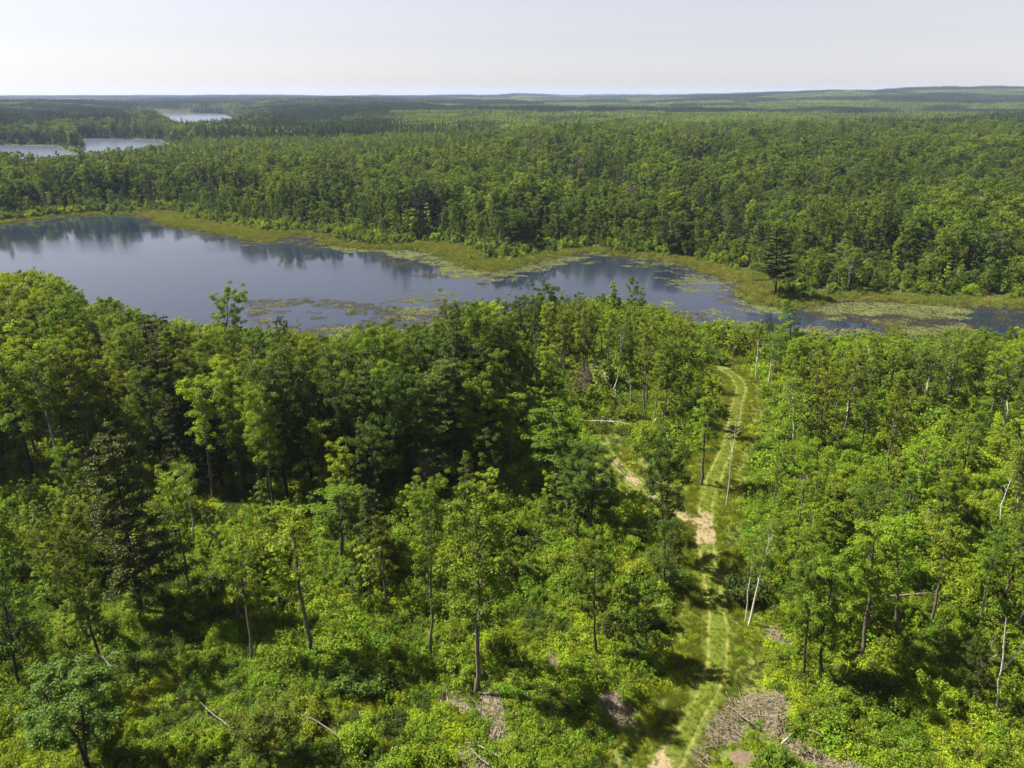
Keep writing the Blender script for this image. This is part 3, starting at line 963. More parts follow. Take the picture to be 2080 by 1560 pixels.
DENSE_L = [(-3500, 600), (-3500, 1040), (-150, 1020), (0, 1000), (170, 985), (330, 975), (420, 1050), (560, 1060), (640, 1010), (700, 990), (820, 1010), (960, 1000),
           (1000, 960), (1000, 860), (1060, 780), (1180, 790), (1230, 780), (1300, 860), (1400, 860), (1440, 760), (1520, 745), (1600, 745), (1600, 560), (800, 560)]
DENSE_R = [(1530, 640), (1535, 860), (1600, 905), (1700, 930), (1740, 860), (1800, 850), (1900, 840), (1990, 880), (2100, 930), (6000, 1000), (6000, 640)]
CLUMP_R = [(1600, 1060), (1720, 1010), (1850, 1060), (1990, 1060), (2100, 1020), (6000, 1100), (6000, 1330), (2080, 1330), (1960, 1290), (1860, 1270), (1830, 1360), (1740, 1390),
           (1640, 1390), (1600, 1290)]
SEMI_L = [(-3500, 1000), (420, 1040), (700, 1000), (980, 1010), (1040, 960), (1180, 900), (1200, 1080), (1130, 1160), (1040, 1230), (880, 1260), (700, 1290), (420, 1270), (200, 1330),
          (0, 1400), (-3500, 1420)]
SEMI_C = [(1100, 800), (1250, 860), (1330, 880), (1400, 870), (1410, 990), (1350, 960), (1260, 900), (1220, 940), (1260, 1000), (1360, 1080), (1380, 1180), (1400, 1340), (1300, 1340), (1180, 1250),
          (1200, 1100)]
SEMI_R = [(1540, 860), (1700, 930), (1900, 860), (6000, 980), (6000, 1380), (2080, 1420), (1900, 1380), (1830, 1300), (1600, 1250), (1560, 1050)]
OPEN = [[(1560, 930), (1680, 930), (1760, 1000), (1700, 1030), (1590, 1030), (1540, 1000)], [(1730, 820), (1800, 820), (1800, 880), (1730, 890)],
        [(1880, 830), (1990, 850), (1990, 900), (1880, 880)], [(1840, 1150), (1980, 1150), (1990, 1220), (1840, 1230)], [(1380, 740), (1560, 745), (1545, 900), (1500, 1040), (1420, 980), (1460, 860)],
        [(1040, 930), (1120, 940), (1130, 1010), (1040, 1000)], [(1215, 790), (1320, 790), (1300, 850), (1215, 850)]]

LM = []     # landmark list: name phrase, x, y
things = [] # everything individually placed: dict(kind, x, y, z, h, variant, ...)

# --- landmarks: (kind, variant, base px, top px, crown width px or None, label)
LAND = [
    ('broadleaf_tree', 0, (966, 1408), (968, 982), 150, "tall lone tree with long bare trunk standing at the lower centre clearing", "the tall lone tree"),
    ('broadleaf_tree', 5, (876, 1340), (862, 972), 86, "slender tree with narrow crown just left of the tall lone tree", "the slender tree by the lone tree"),
    ('broadleaf_tree', 6, (510, 1350), (480, 1078), 105, "thin leaning tree with sparse yellow-green crown at the lower left", "the thin leaning tree"),
    ('broadleaf_tree', 2, (628, 1330), (588, 1035), 110, "thin tree with ivy-dark lower trunk and bright crown, lower left of centre", "the ivy-trunked thin tree"),
    ('broadleaf_tree', 3, (205, 1350), (110, 1060), 130, "crooked gnarled tree leaning left above the lower left bushes", "the crooked gnarled tree"),
    ('broadleaf_tree', 7, (45, 1400), (-5, 1130), 120, "dark-trunked tree leaning out of the left edge", "the tree at the left edge"),
    ('pine_tree', 0, (285, 1245), (215, 855), 215, "big ragged white pine with dark trunk on the left", "the big white pine on the left"),
    ('pine_tree', 1, (772, 985), (738, 735), 120, "left one of two tall dark pines in the middle of the near wood", "the left dark pine"),
    ('pine_tree', 1, (915, 985), (903, 730), 165, "broadest and darkest pine in the middle of the near wood", "the broadest dark pine"),
    ('pine_tree', 2, (778, 1180), (745, 985), 90, "small pine in front of the two tall dark pines", "the small pine"),
    ('pine_tree', 2, (2095, 1100), (2078, 905), 60, "pine half cut off by the right edge of the picture", "the pine at the right edge"),
    ('broadleaf_tree', 4, (1350, 1140), (1352, 884), 112, "dark round-crowned tree standing in the fork of the two tracks", "the dark tree in the track fork"),
    ('broadleaf_tree', 7, (1345, 1205), (1365, 1055), 80, "dark bushy tree shading the main track just below the fork", "the tree shading the track"),
    ('broadleaf_tree', 5, (1424, 985), (1433, 795), 70, "ivy-clad tree with dark trunk close left of the grassy track", "the ivy-clad tree by the track"),
    ('broadleaf_tree', 2, (652, 1010), (650, 852), 70, "bright slim tree glowing against the dark wood left of the pines", "the bright slim tree"),
    ('young_tree', 0, (1010, 950), (1004, 862), 38, "very pale yellow-green young tree right of the broadest dark pine", "the pale young tree"),
    ('broadleaf_tree', 6, (1035, 945), (1030, 795), 80, "grey-trunked tree beside the pale young tree", "the grey-trunked tree"),
    ('broadleaf_tree', 0, (1130, 1010), (1130, 815), 120, "open-crowned tree above the fallen log in the centre clearing", "the open-crowned tree"),
    ('broadleaf_tree', 4, (1200, 1075), (1195, 900), 120, "shadowed tree left of the sandy spur track", "the shadowed tree by the spur"),
    ('broadleaf_tree', 4, (1115, 720), (1113, 572), 64, "very dark round tree rising against the lake at centre", "the very dark tree at the lake"),
    ('broadleaf_tree', 3, (465, 770), (464, 590), 86, "lone open-branched tree outlined against the water", "the tree outlined against the water"),
    ('broadleaf_tree', 3, (428, 880), (420, 722), 120, "grey-green round-crowned tree on a dark trunk in the dense left wood", "the grey-green round tree"),
    ('broadleaf_tree', 3, (380, 925), (375, 797), 95, "smaller round tree with pale trunk in front of the grey-green round one", "the pale-trunked round tree"),
    ('broadleaf_tree', 2, (92, 760), (90, 548), 90, "high feathery crown on the skyline of the left wood", "the left skyline tree"),
    ('broadleaf_tree', 0, (250, 850), (250, 665), 90, "tall bright-topped tree rising inside the dense left wood", "the bright-topped left tree"),
    ('broadleaf_tree', 4, (570, 740), (570, 643), 34, "small dark tree standing up beside the near shore", "the small dark shore tree"),
    ('broadleaf_tree', 5, (1616, 800), (1612, 600), 66, "tall narrow dark tree rising in front of the lily channel", "the narrow tree before the channel"),
    ('broadleaf_tree', 3, (1665, 1390), (1690, 1130), 160, "broad leafy tree casting the deep shadow on the lower right", "the broad shadow-casting tree"),
    ('broadleaf_tree', 0, (1745, 1340), (1770, 1060), 120, "dense tree behind the broad shadow-casting tree", "the dense tree on the lower right"),
    ('broadleaf_tree', 1, (1628, 1380), (1650, 1120), 90, "dark thin-trunked tree left of the broad shadow-casting tree", "the dark thin-trunked tree"),
    ('broadleaf_tree', 2, (1830, 1300), (1828, 1040), 90, "twin-stemmed slender tree in front of the yellow fern patch", "the slender tree before the fern patch"),
    ('broadleaf_tree', 6, (1892, 1265), (1925, 1060), 90, "dark-stemmed tree leaning right over the yellow fern patch", "the leaning dark-stemmed tree"),
    ('broadleaf_tree', 7, (1985, 1430), (1985, 1290), 60, "dark ivy-covered stub tree near the lower right corner", "the ivy-covered stub"),
    ('broadleaf_tree', 1, (1212, 1330), (1195, 1090), 90, "thin tree with small high crown right of the lone tree", "the thin high-crowned tree"),
    ('broadleaf_tree', 7, (1290, 1350), (1300, 1180), 90, "dark low tree in the shade left of the track ruts", "the dark low tree"),
    ('broadleaf_tree', 0, (695, 1150), (690, 985), 110, "leafy tree in the half-open ground between the pines and the ivy-trunked tree", "the leafy mid-left tree"),
    ('broadleaf_tree', 3, (540, 1560), (530, 1440), 150, "broad low crown with large shining leaves at the bottom left", "the shining-leaved crown"),
    ('broadleaf_tree', 4, (180, 1560), (120, 1370), 200, "wide shining-leaved tree crown filling the bottom left corner", "the bottom left crown"),
    ('birch_tree', 0, (1520, 1272), (1568, 1050), 66, "white-stemmed birch leaning right beside the track", "the leaning white birch"),
    ('birch_tree', 1, (1514, 1262), (1545, 1090), 36, "thinner white birch stem leaning close behind the leaning birch", "the thinner leaning birch"),
    ('birch_tree', 2, (1926, 840), (1922, 680), 70, "birch with two bright white stems in the right-hand wood", "the two-stemmed birch on the right"),
    ('birch_tree', 1, (1880, 815), (1890, 690), 60, "birch with one curved white stem left of the two-stemmed birch", "the curved birch"),
    ('birch_tree', 0, (2045, 880), (2035, 740), 60, "white birch in the right-hand wood near the picture edge", "the birch near the right edge"),
    ('birch_tree', 1, (1805, 760), (1815, 660), 50, "forked white birch just in front of the lily channel", "the forked channel birch"),
    ('birch_tree', 0, (2062, 1065), (2078, 900), 60, "tall white-stemmed birch at the right edge above the fern patch", "the edge birch"),
    ('birch_tree', 0, (1610, 905), (1612, 760), 60, "grey-white birch on the track's right bank near the lake", "the track bank birch"),
]
def build_at(kind, variant, base, top, wpx, label, phrase):
    g = G(*base)
    x, y = g[0], g[1]; z = float(sheet_z(x, y))
    h = 2.0
    while h < 34 and project(x, y, z + h)[1] > top[1]: h += .15
    dep = y * cP + (CAM_H - (z + h)) * sP
    tx = (top[0] - 1040) / FPX * dep
    things.append(dict(kind=kind, x=x, y=y, z=z, h=h, v=variant, lean=(tx - x) / h, R=(wpx * 0.5 / FPX * dep) if wpx else None, label=label, land=phrase, group=None))
for a in LAND:
    build_at(*a)
for t in things:
    LM.append((t['land'], t['x'], t['y']))

placed = [(t['x'], t['y'], 2.6) for t in things]
cell = {}
def ok_place(x, y, rad, self_w=.55):
    cx, cyy = int(x // 4), int(y // 4)
    for i in range(cx - 1, cx + 2):
        for j in range(cyy - 1, cyy + 2):
            for (a, b, r2) in cell.get((i, j), ()):
                if (a - x) ** 2 + (b - y) ** 2 < ((rad + r2) * self_w) ** 2: return False
    return True
def put(x, y, rad):
    cell.setdefault((int(x // 4), int(y // 4)), []).append((x, y, rad))
for x, y, r_ in placed: put(x, y, 1.8)

# near wood, clearing and thickets, by zones read off the photograph
cand = []
y = 20.0
while y < 185:
    x = -y * .95 - 50
    while x < y * .95 + 50:
        cand.append((x + random.uniform(-.8, .8), y + random.uniform(-.8, .8)))
        x += 1.6
    y += 1.6
cand = np.array(cand)
cd = poly_sd(LAKE, cand[:, 0], cand[:, 1])
far_limit = np.interp(cand[:, 0], [-200, -60, 0, 60, 120], [230, 190, 165, 165, 165])
cand = cand[(cd > 2.0) & (cand[:, 1] < far_limit)]
cz = sheet_z(cand[:, 0], cand[:, 1])
cdist = poly_sd(LAKE, cand[:, 0], cand[:, 1])
cpx, cpy = project(cand[:, 0], cand[:, 1], cz)
zn = {k: inside_px(p, cpx, cpy) for k, p in (('DL', DENSE_L), ('DR', DENSE_R), ('CR', CLUMP_R), ('SL', SEMI_L), ('SC', SEMI_C), ('SR', SEMI_R))}
zo = np.zeros(len(cand), bool)
for p in OPEN: zo |= inside_px(p, cpx, cpy)
ctd = track_d(cand[:, 0], cand[:, 1])
cpile = np.full(len(cand), 99.)
for p in pile_world + [soil_world]: cpile = np.minimum(cpile, poly_sd(p, cand[:, 0], cand[:, 1]))
order = rng.permutation(len(cand))
ZONE_TXT = dict(DL="in the dense near wood", DR="in the right-hand wood", CR="in the lower right thicket", SL="in the half-open left ground",
                SC="in the clearing left of the track", SR="on the open right slope", O="on the open ground")
for i in order:
    x, y = cand[i]; z = float(cz[i])
    u = random.random()
    if ctd[i] < 2.8 or cpile[i] < 1.0: continue
    near_track = ctd[i] < 7.5
    if zn['DL'][i]: zone = 'DL'; pr = (.80, .12, .03) if cpx[i] < 1000 else (.40, .24, .08)
    elif zn['DR'][i]: zone = 'DR'; pr = (.48, .20, .10)
    elif zn['CR'][i]: zone = 'CR'; pr = (.13, .17, .12)
    elif zn['SL'][i]: zone = 'SL'; pr = (.045, .20, .16)
    elif zn['SC'][i]: zone = 'SC'; pr = (.02, .06, .12)
    elif zn['SR'][i]: zone = 'SR'; pr = (.03, .09, .13)
    else: zone = 'O'; pr = (.0, .012, .08) if cpy[i] > 900 else (.05, .35, .2)
    if zo[i] and not zone == 'CR': pr = (.0, .012, .05)
    left_bank = zone == 'DL' and cpx[i] < 330          # the tall wood comes right down to the water here
    if cdist[i] < (4 if left_bank else 12): pr = (0, .05, .35)
    elif cdist[i] < 22 and not left_bank: pr = (.25, .3, .2)
    if cpy[i] > 1390: pr = (0, .0, .10)
    if u < pr[0]:
        tall = random.gauss(15.2, 1.8) if zone in ('DL', 'DR') else random.gauss(11.5, 1.8)
        if zone == 'DL' and cpx[i] > 1000: tall -= 1.5
        if left_bank: tall += 3.6 * min(1.0, (330 - cpx[i]) / 200)
        if zone == 'DR': tall -= 2.2
        kind = 'broadleaf_tree'
        if zone in ('DR', 'SR') and random.random() < .10: kind = 'birch_tree'
        elif random.random() < .025: kind = 'birch_tree'
        elif zone == 'DL' and 300 < cpx[i] < 1020 and cpy[i] > 760 and random.random() < .09: kind = 'pine_tree'; tall += 1.5
        rad = 2.1 if zone == 'DL' else 2.0
    elif u < pr[0] + pr[1]:
        kind = 'young_tree'; tall = random.uniform(3.2, 6.6); rad = 1.5
    elif u < sum(pr):
        kind = 'shrub'; tall = random.uniform(1.5, 3.2); rad = 1.2
    else: continue
    if near_track and kind != 'shrub':
        if random.random() < .85: continue
    # nothing tall where the photograph looks straight down on the track
    if kind != 'shrub':
        hit = False
        for fr in ((.35, .6, .85, 1.0) if ctd[i] < 24 else ()):
            tpx, tpy = project(x, y, z + tall * fr)
            ux, uy = on_plane(float(tpx), float(tpy), -.2)
            if track_d(np.array([ux]), np.array([uy]))[0] < 2.6 and cpy[i] > 740: hit = True
        # the sun reaches the track between the trees
        sx, sy = x + .78 * tall * .7, y - .18 * tall * .7
        if tall > 6 and ctd[i] < 18 and track_d(np.array([sx]), np.array([sy]))[0] < 3 and random.random() < .8: hit = True
        if hit: continue
    if not ok_place(x, y, rad, .64 if kind == 'broadleaf_tree' else .60): continue
    h = fit_height(x, y, z, tall, random.uniform(0, 22))
    if h < 1.2: continue
    if kind in ('broadleaf_tree', 'birch_tree', 'pine_tree') and h < 8: kind = 'young_tree' if h > 3.5 else 'shrub'
    if kind == 'young_tree' and h < 3.2: kind = 'shrub'
    put(x, y, rad)
    nv = dict(broadleaf_tree=8, young_tree=5, birch_tree=3, shrub=4, pine_tree=3)[kind]
    if kind == 'broadleaf_tree':
        n_ = fnoise(np.array([x]), np.array([y + 500]), 28)[0]
        v = random.choice([0, 1, 2, 5, 2, 6] if n_ > .48 else [0, 1, 3, 4, 7, 5])
        if zone == 'DL' and cpx[i] < 560: v = random.choice([0, 1, 2, 5, 2, 0, 6])
    else: v = random.randrange(nv)
    things.append(dict(kind=kind, x=x, y=y, z=z, h=h, v=v, lean=random.gauss(0, .02), R=None, label=None, land=None, zone=zone, group=None))
print("near plants", {k: sum(t['kind'] == k for t in things) for k in ('broadleaf_tree', 'young_tree', 'birch_tree', 'pine_tree', 'shrub')})

# the pines and birches singled out beyond the lake
for (kind, v, b, t, w, lab, ph) in [
    ('pine_tree', 1, (1575, 603), (1578, 452), 90, "tall dark pine standing alone on the far shore, right of centre", "the far shore pine"),
    ('broadleaf_tree', 4, (1365, 515), (1365, 440), 72, "dark rounded tree on the far shore behind the lily bay", "the dark tree behind the bay"),
    ('birch_tree', 2, (1722, 590), (1730, 490), 66, "bushy pale-stemmed tree on the far shore right of the pine", "the pale tree right of the far pine"),
    ('broadleaf_tree', 4, (1040, 500), (1040, 425), 76, "dark broad tree directly behind the marshy point", "the dark tree behind the point"),
    ('broadleaf_tree', 4, (745, 470), (745, 412), 34, "dark slim tree at the edge of the far wood above the marsh", "the dark slim far tree")]:
    build_at(kind, v, b, t, w, lab, ph)
    LM.append((ph, things[-1]['x'], things[-1]['y']))

# ------------------------------------------------------------------ build them
LIMIT = 300
def score(t):
    px, py = project(t['x'], t['y'], t['z'] + t['h'] * .6)
    s = t['h'] / math.hypot(t['x'], t['y'])
    if px < -60 or px > 2140 or py > 1640: s *= .02
    if t['land']: s += 10
    return s
rest = []
keep = []
for k in ('broadleaf_tree', 'young_tree', 'birch_tree', 'pine_tree', 'shrub'):
    L = sorted([t for t in things if t['kind'] == k], key=score, reverse=True)
    n = 0
    for t in L:
        if n < LIMIT and score(t) > .01: keep.append(t); n += 1
        else: rest.append(t)

ORD = ["nearest", "second", "third", "fourth", "fifth", "sixth", "seventh", "eighth", "ninth", "tenth", "eleventh", "twelfth", "thirteenth", "fourteenth", "fifteenth", "sixteenth",
       "seventeenth", "eighteenth", "nineteenth", "twentieth", "twenty-first", "twenty-second", "twenty-third", "twenty-fourth", "twenty-fifth", "twenty-sixth",
       "twenty-seventh", "twenty-eighth", "twenty-ninth", "thirtieth", "thirty-first", "thirty-second", "thirty-third", "thirty-fourth", "thirty-fifth", "thirty-sixth"]
NOUN = dict(broadleaf_tree="broadleaf tree", young_tree="young tree", birch_tree="white-barked birch", pine_tree="pine", shrub="shrub")
CAT = dict(broadleaf_tree="tree", young_tree="young tree", birch_tree="birch", pine_tree="pine", shrub="shrub")
GRP = dict(broadleaf_tree="broadleaf trees of the near wood", young_tree="young trees of the half-open ground", birch_tree="birches among the near trees",
           pine_tree="pines of the near wood", shrub="shrubs of the near clearing")
def sector(dx, dy):
    if abs(dx) > abs(dy): return "right of" if dx > 0 else "left of"
    return "behind" if dy > 0 else "in front of"
buckets = {}
for t in keep:
    if t['land']: continue
    best = min(LM, key=lambda m: (m[1] - t['x']) ** 2 + (m[2] - t['y']) ** 2)
    t['bk'] = (t['kind'], best[0], sector(t['x'] - best[1], t['y'] - best[2]))
    t['bd'] = math.hypot(best[1] - t['x'], best[2] - t['y'])
    buckets.setdefault(t['bk'], []).append(t)
for bk, L in buckets.items():
    L.sort(key=lambda t: t['bd'])
    for i, t in enumerate(L):
        o_ = ORD[i] if i < len(ORD) else ORD[-1]
        if len(L) == 1: o_ = "only"
        t['label'] = f"{o_} {NOUN[bk[0]]} {bk[2]} {bk[1]}"

protos = {}
def copy_obj(o, parent=None):
    c = o.copy(); col.objects.link(c)
    if parent is not None: c.parent = parent
    return c
for t in keep:
    key = (t['kind'], t['v'])
    if t['kind'] == 'shrub':
        me, H, Rr = SHRUB[t['v']]
        if key not in protos: protos[key] = root = link('shrub', me)
        else: root = copy_obj(protos[key])
    else:
        L = LIB[t['kind']][t['v']]; H, Rr = L['H'], L['R']
        if key not in protos:
            root = bpy.data.objects.new(t['kind'], None); col.objects.link(root); root.empty_display_size = .2
            a = link('trunk', L['trunk'], root); b = link('crown', L['crown'], root)
            protos[key] = (root, a, b)
        else:
            pr_, a, b = protos[key]
            root = copy_obj(pr_); copy_obj(a, root); copy_obj(b, root)
    s = t['h'] / H
    sx = s * random.uniform(.88, 1.12)
    if t['R']: sx = t['R'] / Rr / 1.12
    elif t['kind'] == 'broadleaf_tree': sx *= .88
    root.location = (t['x'], t['y'], t['z'] - .08)
    root.rotation_euler = (0, math.atan(t['lean']), 0) if t['land'] else (random.gauss(0, .025), math.atan(t['lean']), 0)
    root.rotation_euler = (Euler((0, 0, random.uniform(0, 6.28))).to_matrix().to_4x4()).to_euler() if abs(t['lean']) < 1e-6 else \
        (Euler(root.rotation_euler).to_matrix() @ Euler((0, 0, random.uniform(0, 6.28))).to_matrix()).to_euler()
    root.scale = (sx, sx, s)
    tag(root, t['label'], CAT[t['kind']], None if t['land'] else GRP[t['kind']])

# ------------------------------------------------------------------ dead trees, logs, brush
def dead(kind, seed, base, top, mtl, label, cat, rad=.13, nb=9, fork=False, broken=True, crown=False):
    g = G(*base); x, y = g[0], g[1]; z = float(sheet_z(x, y))
    h = 1.5
    while h < 30 and project(x, y, z + h)[1] > top[1]: h += .1
    dep = y * cP + (CAM_H - (z + h)) * sP
    tx = (top[0] - 1040) / FPX * dep
    if crown:
        A = bare_crown(seed, h, h * .26)
    else:
        A = snag(seed, h, rad, nb, broken, fork, ((tx - x) / h, 0))
    o = link(kind, A.mesh(kind, [mtl], 0)); o.location = (x, y, z - .1)
    tag(o, label, cat, "standing dead trees")
dead('dead_tree', 1, (1474, 1030), (1500, 800), M_BIRCH, "bare white dead birch leaning over the grassy track", "dead tree", .075, 5, broken=False)
dead('dead_tree', 2, (2022, 1457), (2044, 1254), M_BIRCH, "forked bare birch with peeling bark near the lower right corner", "dead tree", .10, 3, True)
dead('dead_tree', 3, (1092, 800), (1088, 655), M_DEAD, "thin bleached snag in the wood below the lake at centre", "dead tree", .12, 8)
dead('dead_tree', 4, (1268, 850), (1208, 735), M_BIRCH, "curved white snag bending left over the fallen logs", "dead tree", .14, 8, True)
dead('dead_tree', 5, (1282, 830), (1278, 755), M_BIRCH, "short split white snag right of the curved snag", "dead tree", .10, 6)
dead('dead_tree', 6, (1185, 830), (1175, 742), M_TWIG, "leafless brown-twigged tree left of the curved white snag", "dead tree", crown=True)
dead('dead_tree', 7, (875, 1010), (870, 925), M_TWIG, "leafless grey tangle at the foot of the broadest dark pine", "dead tree", crown=True)
dead('dead_tree', 8, (1705, 580), (1702, 488), M_DEAD, "tall grey snag beside the far shore pine", "dead tree", .2, 5)
dead('dead_tree', 9, (1930, 585), (1952, 545), M_DEAD, "pale broken snag leaning right above the far channel bank", "dead tree", .35, 4, True)
dead('dead_tree', 10, (1825, 515), (1832, 492), M_DEAD, "pale forked snag top among the far trees on the right", "dead tree", .3, 6, True)
dead('dead_tree', 11, (1966, 515), (1974, 478), M_DEAD, "white snag tip standing out of the far wood, far right", "dead tree", .3, 3)
dead('dead_tree', 12, (1242, 470), (1242, 415), M_TWIG, "leafless purplish tree in the far wood above the lily bay", "dead tree", crown=True)
dead('dead_tree', 13, (1470, 480), (1470, 425), M_TWIG, "leafless reddish tree in the far wood right of the bay", "dead tree", crown=True)
dead('dead_tree', 14, (2030, 1075), (2062, 975), M_BIRCH, "thin white snag near the right edge behind the fern patch", "dead tree", .1, 7)
dead('dead_tree', 15, (1875, 1080), (1892, 1035), M_DEAD, "short pale snag leaning right above the fern patch", "dead tree", .12, 2)
dead('dead_tree', 16, (64, 1090), (62, 1030), M_BIRCH, "short white birch stump far left beside the white pine", "dead tree", .12, 3)
dead('dead_tree', 17, (1675, 1310), (1677, 1180), M_BIRCH, "thin white dead stem inside the lower right thicket", "dead tree", .1, 3)
dead('dead_tree', 18, (1535, 770), (1540, 690), M_BIRCH, "white snag at the lake end of the track", "dead tree", .12, 6, True)
dead('dead_tree', 19, (1215, 618), (1212, 600), M_TWIG, "tiny bare sapling on the near marsh edge at centre", "dead tree", .06, 4)

def log_between(a, b, rad, mtl, label, kind='fallen_log', branch=5, lift=.35, bow=.3, seed=0, cat="log"):
    A = Acc()
    r = np.random.default_rng(seed)
    p = G(*a); q = G(*b)
    p[2] = float(sheet_z(p[0], p[1])); q[2] = float(sheet_z(q[0], q[1]))
    o0 = p.copy()
    L = np.linalg.norm(q - p)
    pts = bezier(np.zeros(3) + [0, 0, lift], (q - p) * .5 + [r.normal(0, .1) * L * .6, r.normal(0, .12) * L, lift + bow], (q - p) + [0, 0, lift * 1.3], 9)
    pts[1:] += np.cumsum(r.normal(0, .006 * L, (8, 3)), axis=0)
    A.tube(pts, rad * np.linspace(1, .4, 9), 7)
    for _ in range(branch):
        i = r.integers(3, 8); d = (q - p) / L + r.normal(0, .7, 3); d[2] = abs(d[2]) * .6
        l = L * r.uniform(.1, .25)
        A.tube(bezier(pts[i], pts[i] + d * l * .5, pts[i] + d * l, 4), rad * np.array([.3, .2, .13, .05]), 4)
    o = link(kind, A.mesh(kind, [mtl], 0)); o.location = o0
    tag(o, label, cat, "fallen logs and branches")
log_between((1183, 868), (1275, 876), .10, M_BIRCH, "white log lying level in the clearing under the curved snag", seed=1, lift=1.0)
log_between((1222, 856), (1246, 872), .08, M_DEAD, "short broken log crossing the white log", seed=2, lift=.9, branch=2)
log_between((1068, 1000), (1122, 982), .09, M_DEAD, "pale log sloping through shade below the open-crowned tree", seed=3, lift=1.0, branch=1)
log_between((1790, 1222), (1942, 1216), .10, M_DEAD, "long thin log lying across the yellow fern patch", seed=4, lift=.7, branch=6)
log_between((1322, 1248), (1352, 1248), .11, M_DEAD, "short cut pale log end in the bushes left of the ruts", seed=5, lift=1.0, branch=0, bow=.05)
log_between((1326, 872), (1385, 838), .09, M_BIRCH, "white stem leaning up to the right in the clearing", seed=6, lift=1.2, branch=1)
log_between((1338, 885), (1372, 880), .08, M_DEAD, "thin dry branches below the leaning white stem", 'fallen_branch', seed=7, lift=1.0, branch=6, cat="branch")
log_between((600, 1545), (395, 1425), .06, M_DEAD, "long thin arched branch lying over the bushes, lower left", 'fallen_branch', seed=8, lift=.8, bow=1.3, branch=6, cat="branch")
log_between((745, 1555), (612, 1475), .055, M_DEAD, "second thin arched branch, right of the long arched branch", 'fallen_branch', seed=9, lift=1.0, bow=1.0, branch=5, cat="branch")
log_between((1585, 1520), (1608, 1500), .05, M_BIRCH, "short white stick pointing up beside the arched heap", 'fallen_branch', seed=10, lift=.5, branch=0, bow=.1, cat="branch")
log_between((1640, 1498), (1665, 1515), .04, M_DEAD, "curved grey branch above the brown windrow", 'fallen_branch', seed=11, lift=.8, branch=4, cat="branch")
log_between((1030, 1560), (945, 1520), .10, M_DEAD, "split pale log at the bottom edge below the lone tree", seed=12, lift=.5, branch=0)
log_between((1025, 1575), (955, 1535), .08, M_DEAD, "second, thinner split log at the bottom edge", seed=13, lift=.5, branch=0)
log_between((232, 1368), (205, 1340), .07, M_DEAD, "broken pale root plate branch under the crooked gnarled tree", 'fallen_branch', seed=14, lift=.8, branch=8, cat="branch")
log_between((170, 1005), (300, 905), .10, M_DEAD, "pale broken limb hanging right of the big white pine", 'fallen_branch', seed=15, lift=4.5, branch=4, cat="branch")

for k, (px_, label, hh, nst) in enumerate(PILES):
    poly = pile_world[k]
    c = poly.mean(0); z0 = float(sheet_z(c[0], c[1]))
    r = np.random.default_rng(900 + k)
    root = bpy.data.objects.new('brush_pile', None); col.objects.link(root)
    root.location = (c[0], c[1], z0); root.empty_display_size = .2
    tag(root, label, "brush pile", "brush piles left on the cleared ground")
    lo, hi = poly.min(0), poly.max(0)
    area = abs(np.sum(poly[:, 0] * np.roll(poly[:, 1], -1) - poly[:, 1] * np.roll(poly[:, 0], -1))) / 2
    nst = int(min(3800, area * 36))
    A = Acc(); n = 0; guard = 0
    P = lo + (hi - lo) * r.random((nst * 6, 2))
    dd = poly_sd(poly, P[:, 0], P[:, 1]); P = P[dd < .1][:nst]; dd = dd[dd < .1][:nst]
    zz = sheet_z(P[:, 0], P[:, 1])
    main = r.uniform(0, 3.14)
    for (x, y), d_, zg in zip(P, dd, zz):
        top = hh * .55 * min(1.0, -d_ / 1.2 + .25)
        L = r.uniform(.35, 1.5); a = main + r.normal(0, .75); e = r.normal(0, .16)
        v = np.array([math.cos(a) * math.cos(e), math.sin(a) * math.cos(e), math.sin(e)]) * L
        p0 = np.array([x - c[0], y - c[1], zg - z0 + r.uniform(.04, 1) * top + .04]) - v / 2
        A.tube(np.array([p0, p0 + v * .5 + r.normal(0, .06, 3), p0 + v]), r.uniform(.008, .036) * np.array([1, .85, .5]), 3)
    link('sticks', A.mesh('sticks', [M_STICK]), root)['kind'] = 'stuff'
    nb = max(4, min(26, int(area * .8)))
    Q = lo + (hi - lo) * r.random((nb * 12, 2)); Q = Q[poly_sd(poly, Q[:, 0], Q[:, 1]) < -.1][:nb]
    for x, y in Q:
        B = Acc()
        zg = float(sheet_z(x, y)) - z0
        L = r.uniform(1.4, 3.0); a = main + r.normal(0, .9); e = r.normal(.06, .14)
        v = np.array([math.cos(a), math.sin(a), math.sin(e)]) * L
        p0 = np.array([x - c[0], y - c[1], zg + hh * r.uniform(.35, .75)]) - v / 2
        rd = r.uniform(.018, .05)
        pts = bezier(p0, p0 + v * .5 + r.normal(0, .25, 3), p0 + v, 6)
        B.tube(pts, rd * np.linspace(1, .45, 6), 6)
        if r.random() < .6:
            w = v * .35 + r.normal(0, .3, 3)
            B.tube(np.array([pts[3], pts[3] + w * .5, pts[3] + w]), rd * np.array([.6, .45, .2]), 4)
        link('branch', B.mesh('branch', [random.choice([M_DEAD, M_STICK, M_DEAD, M_STICK])], 0), root)

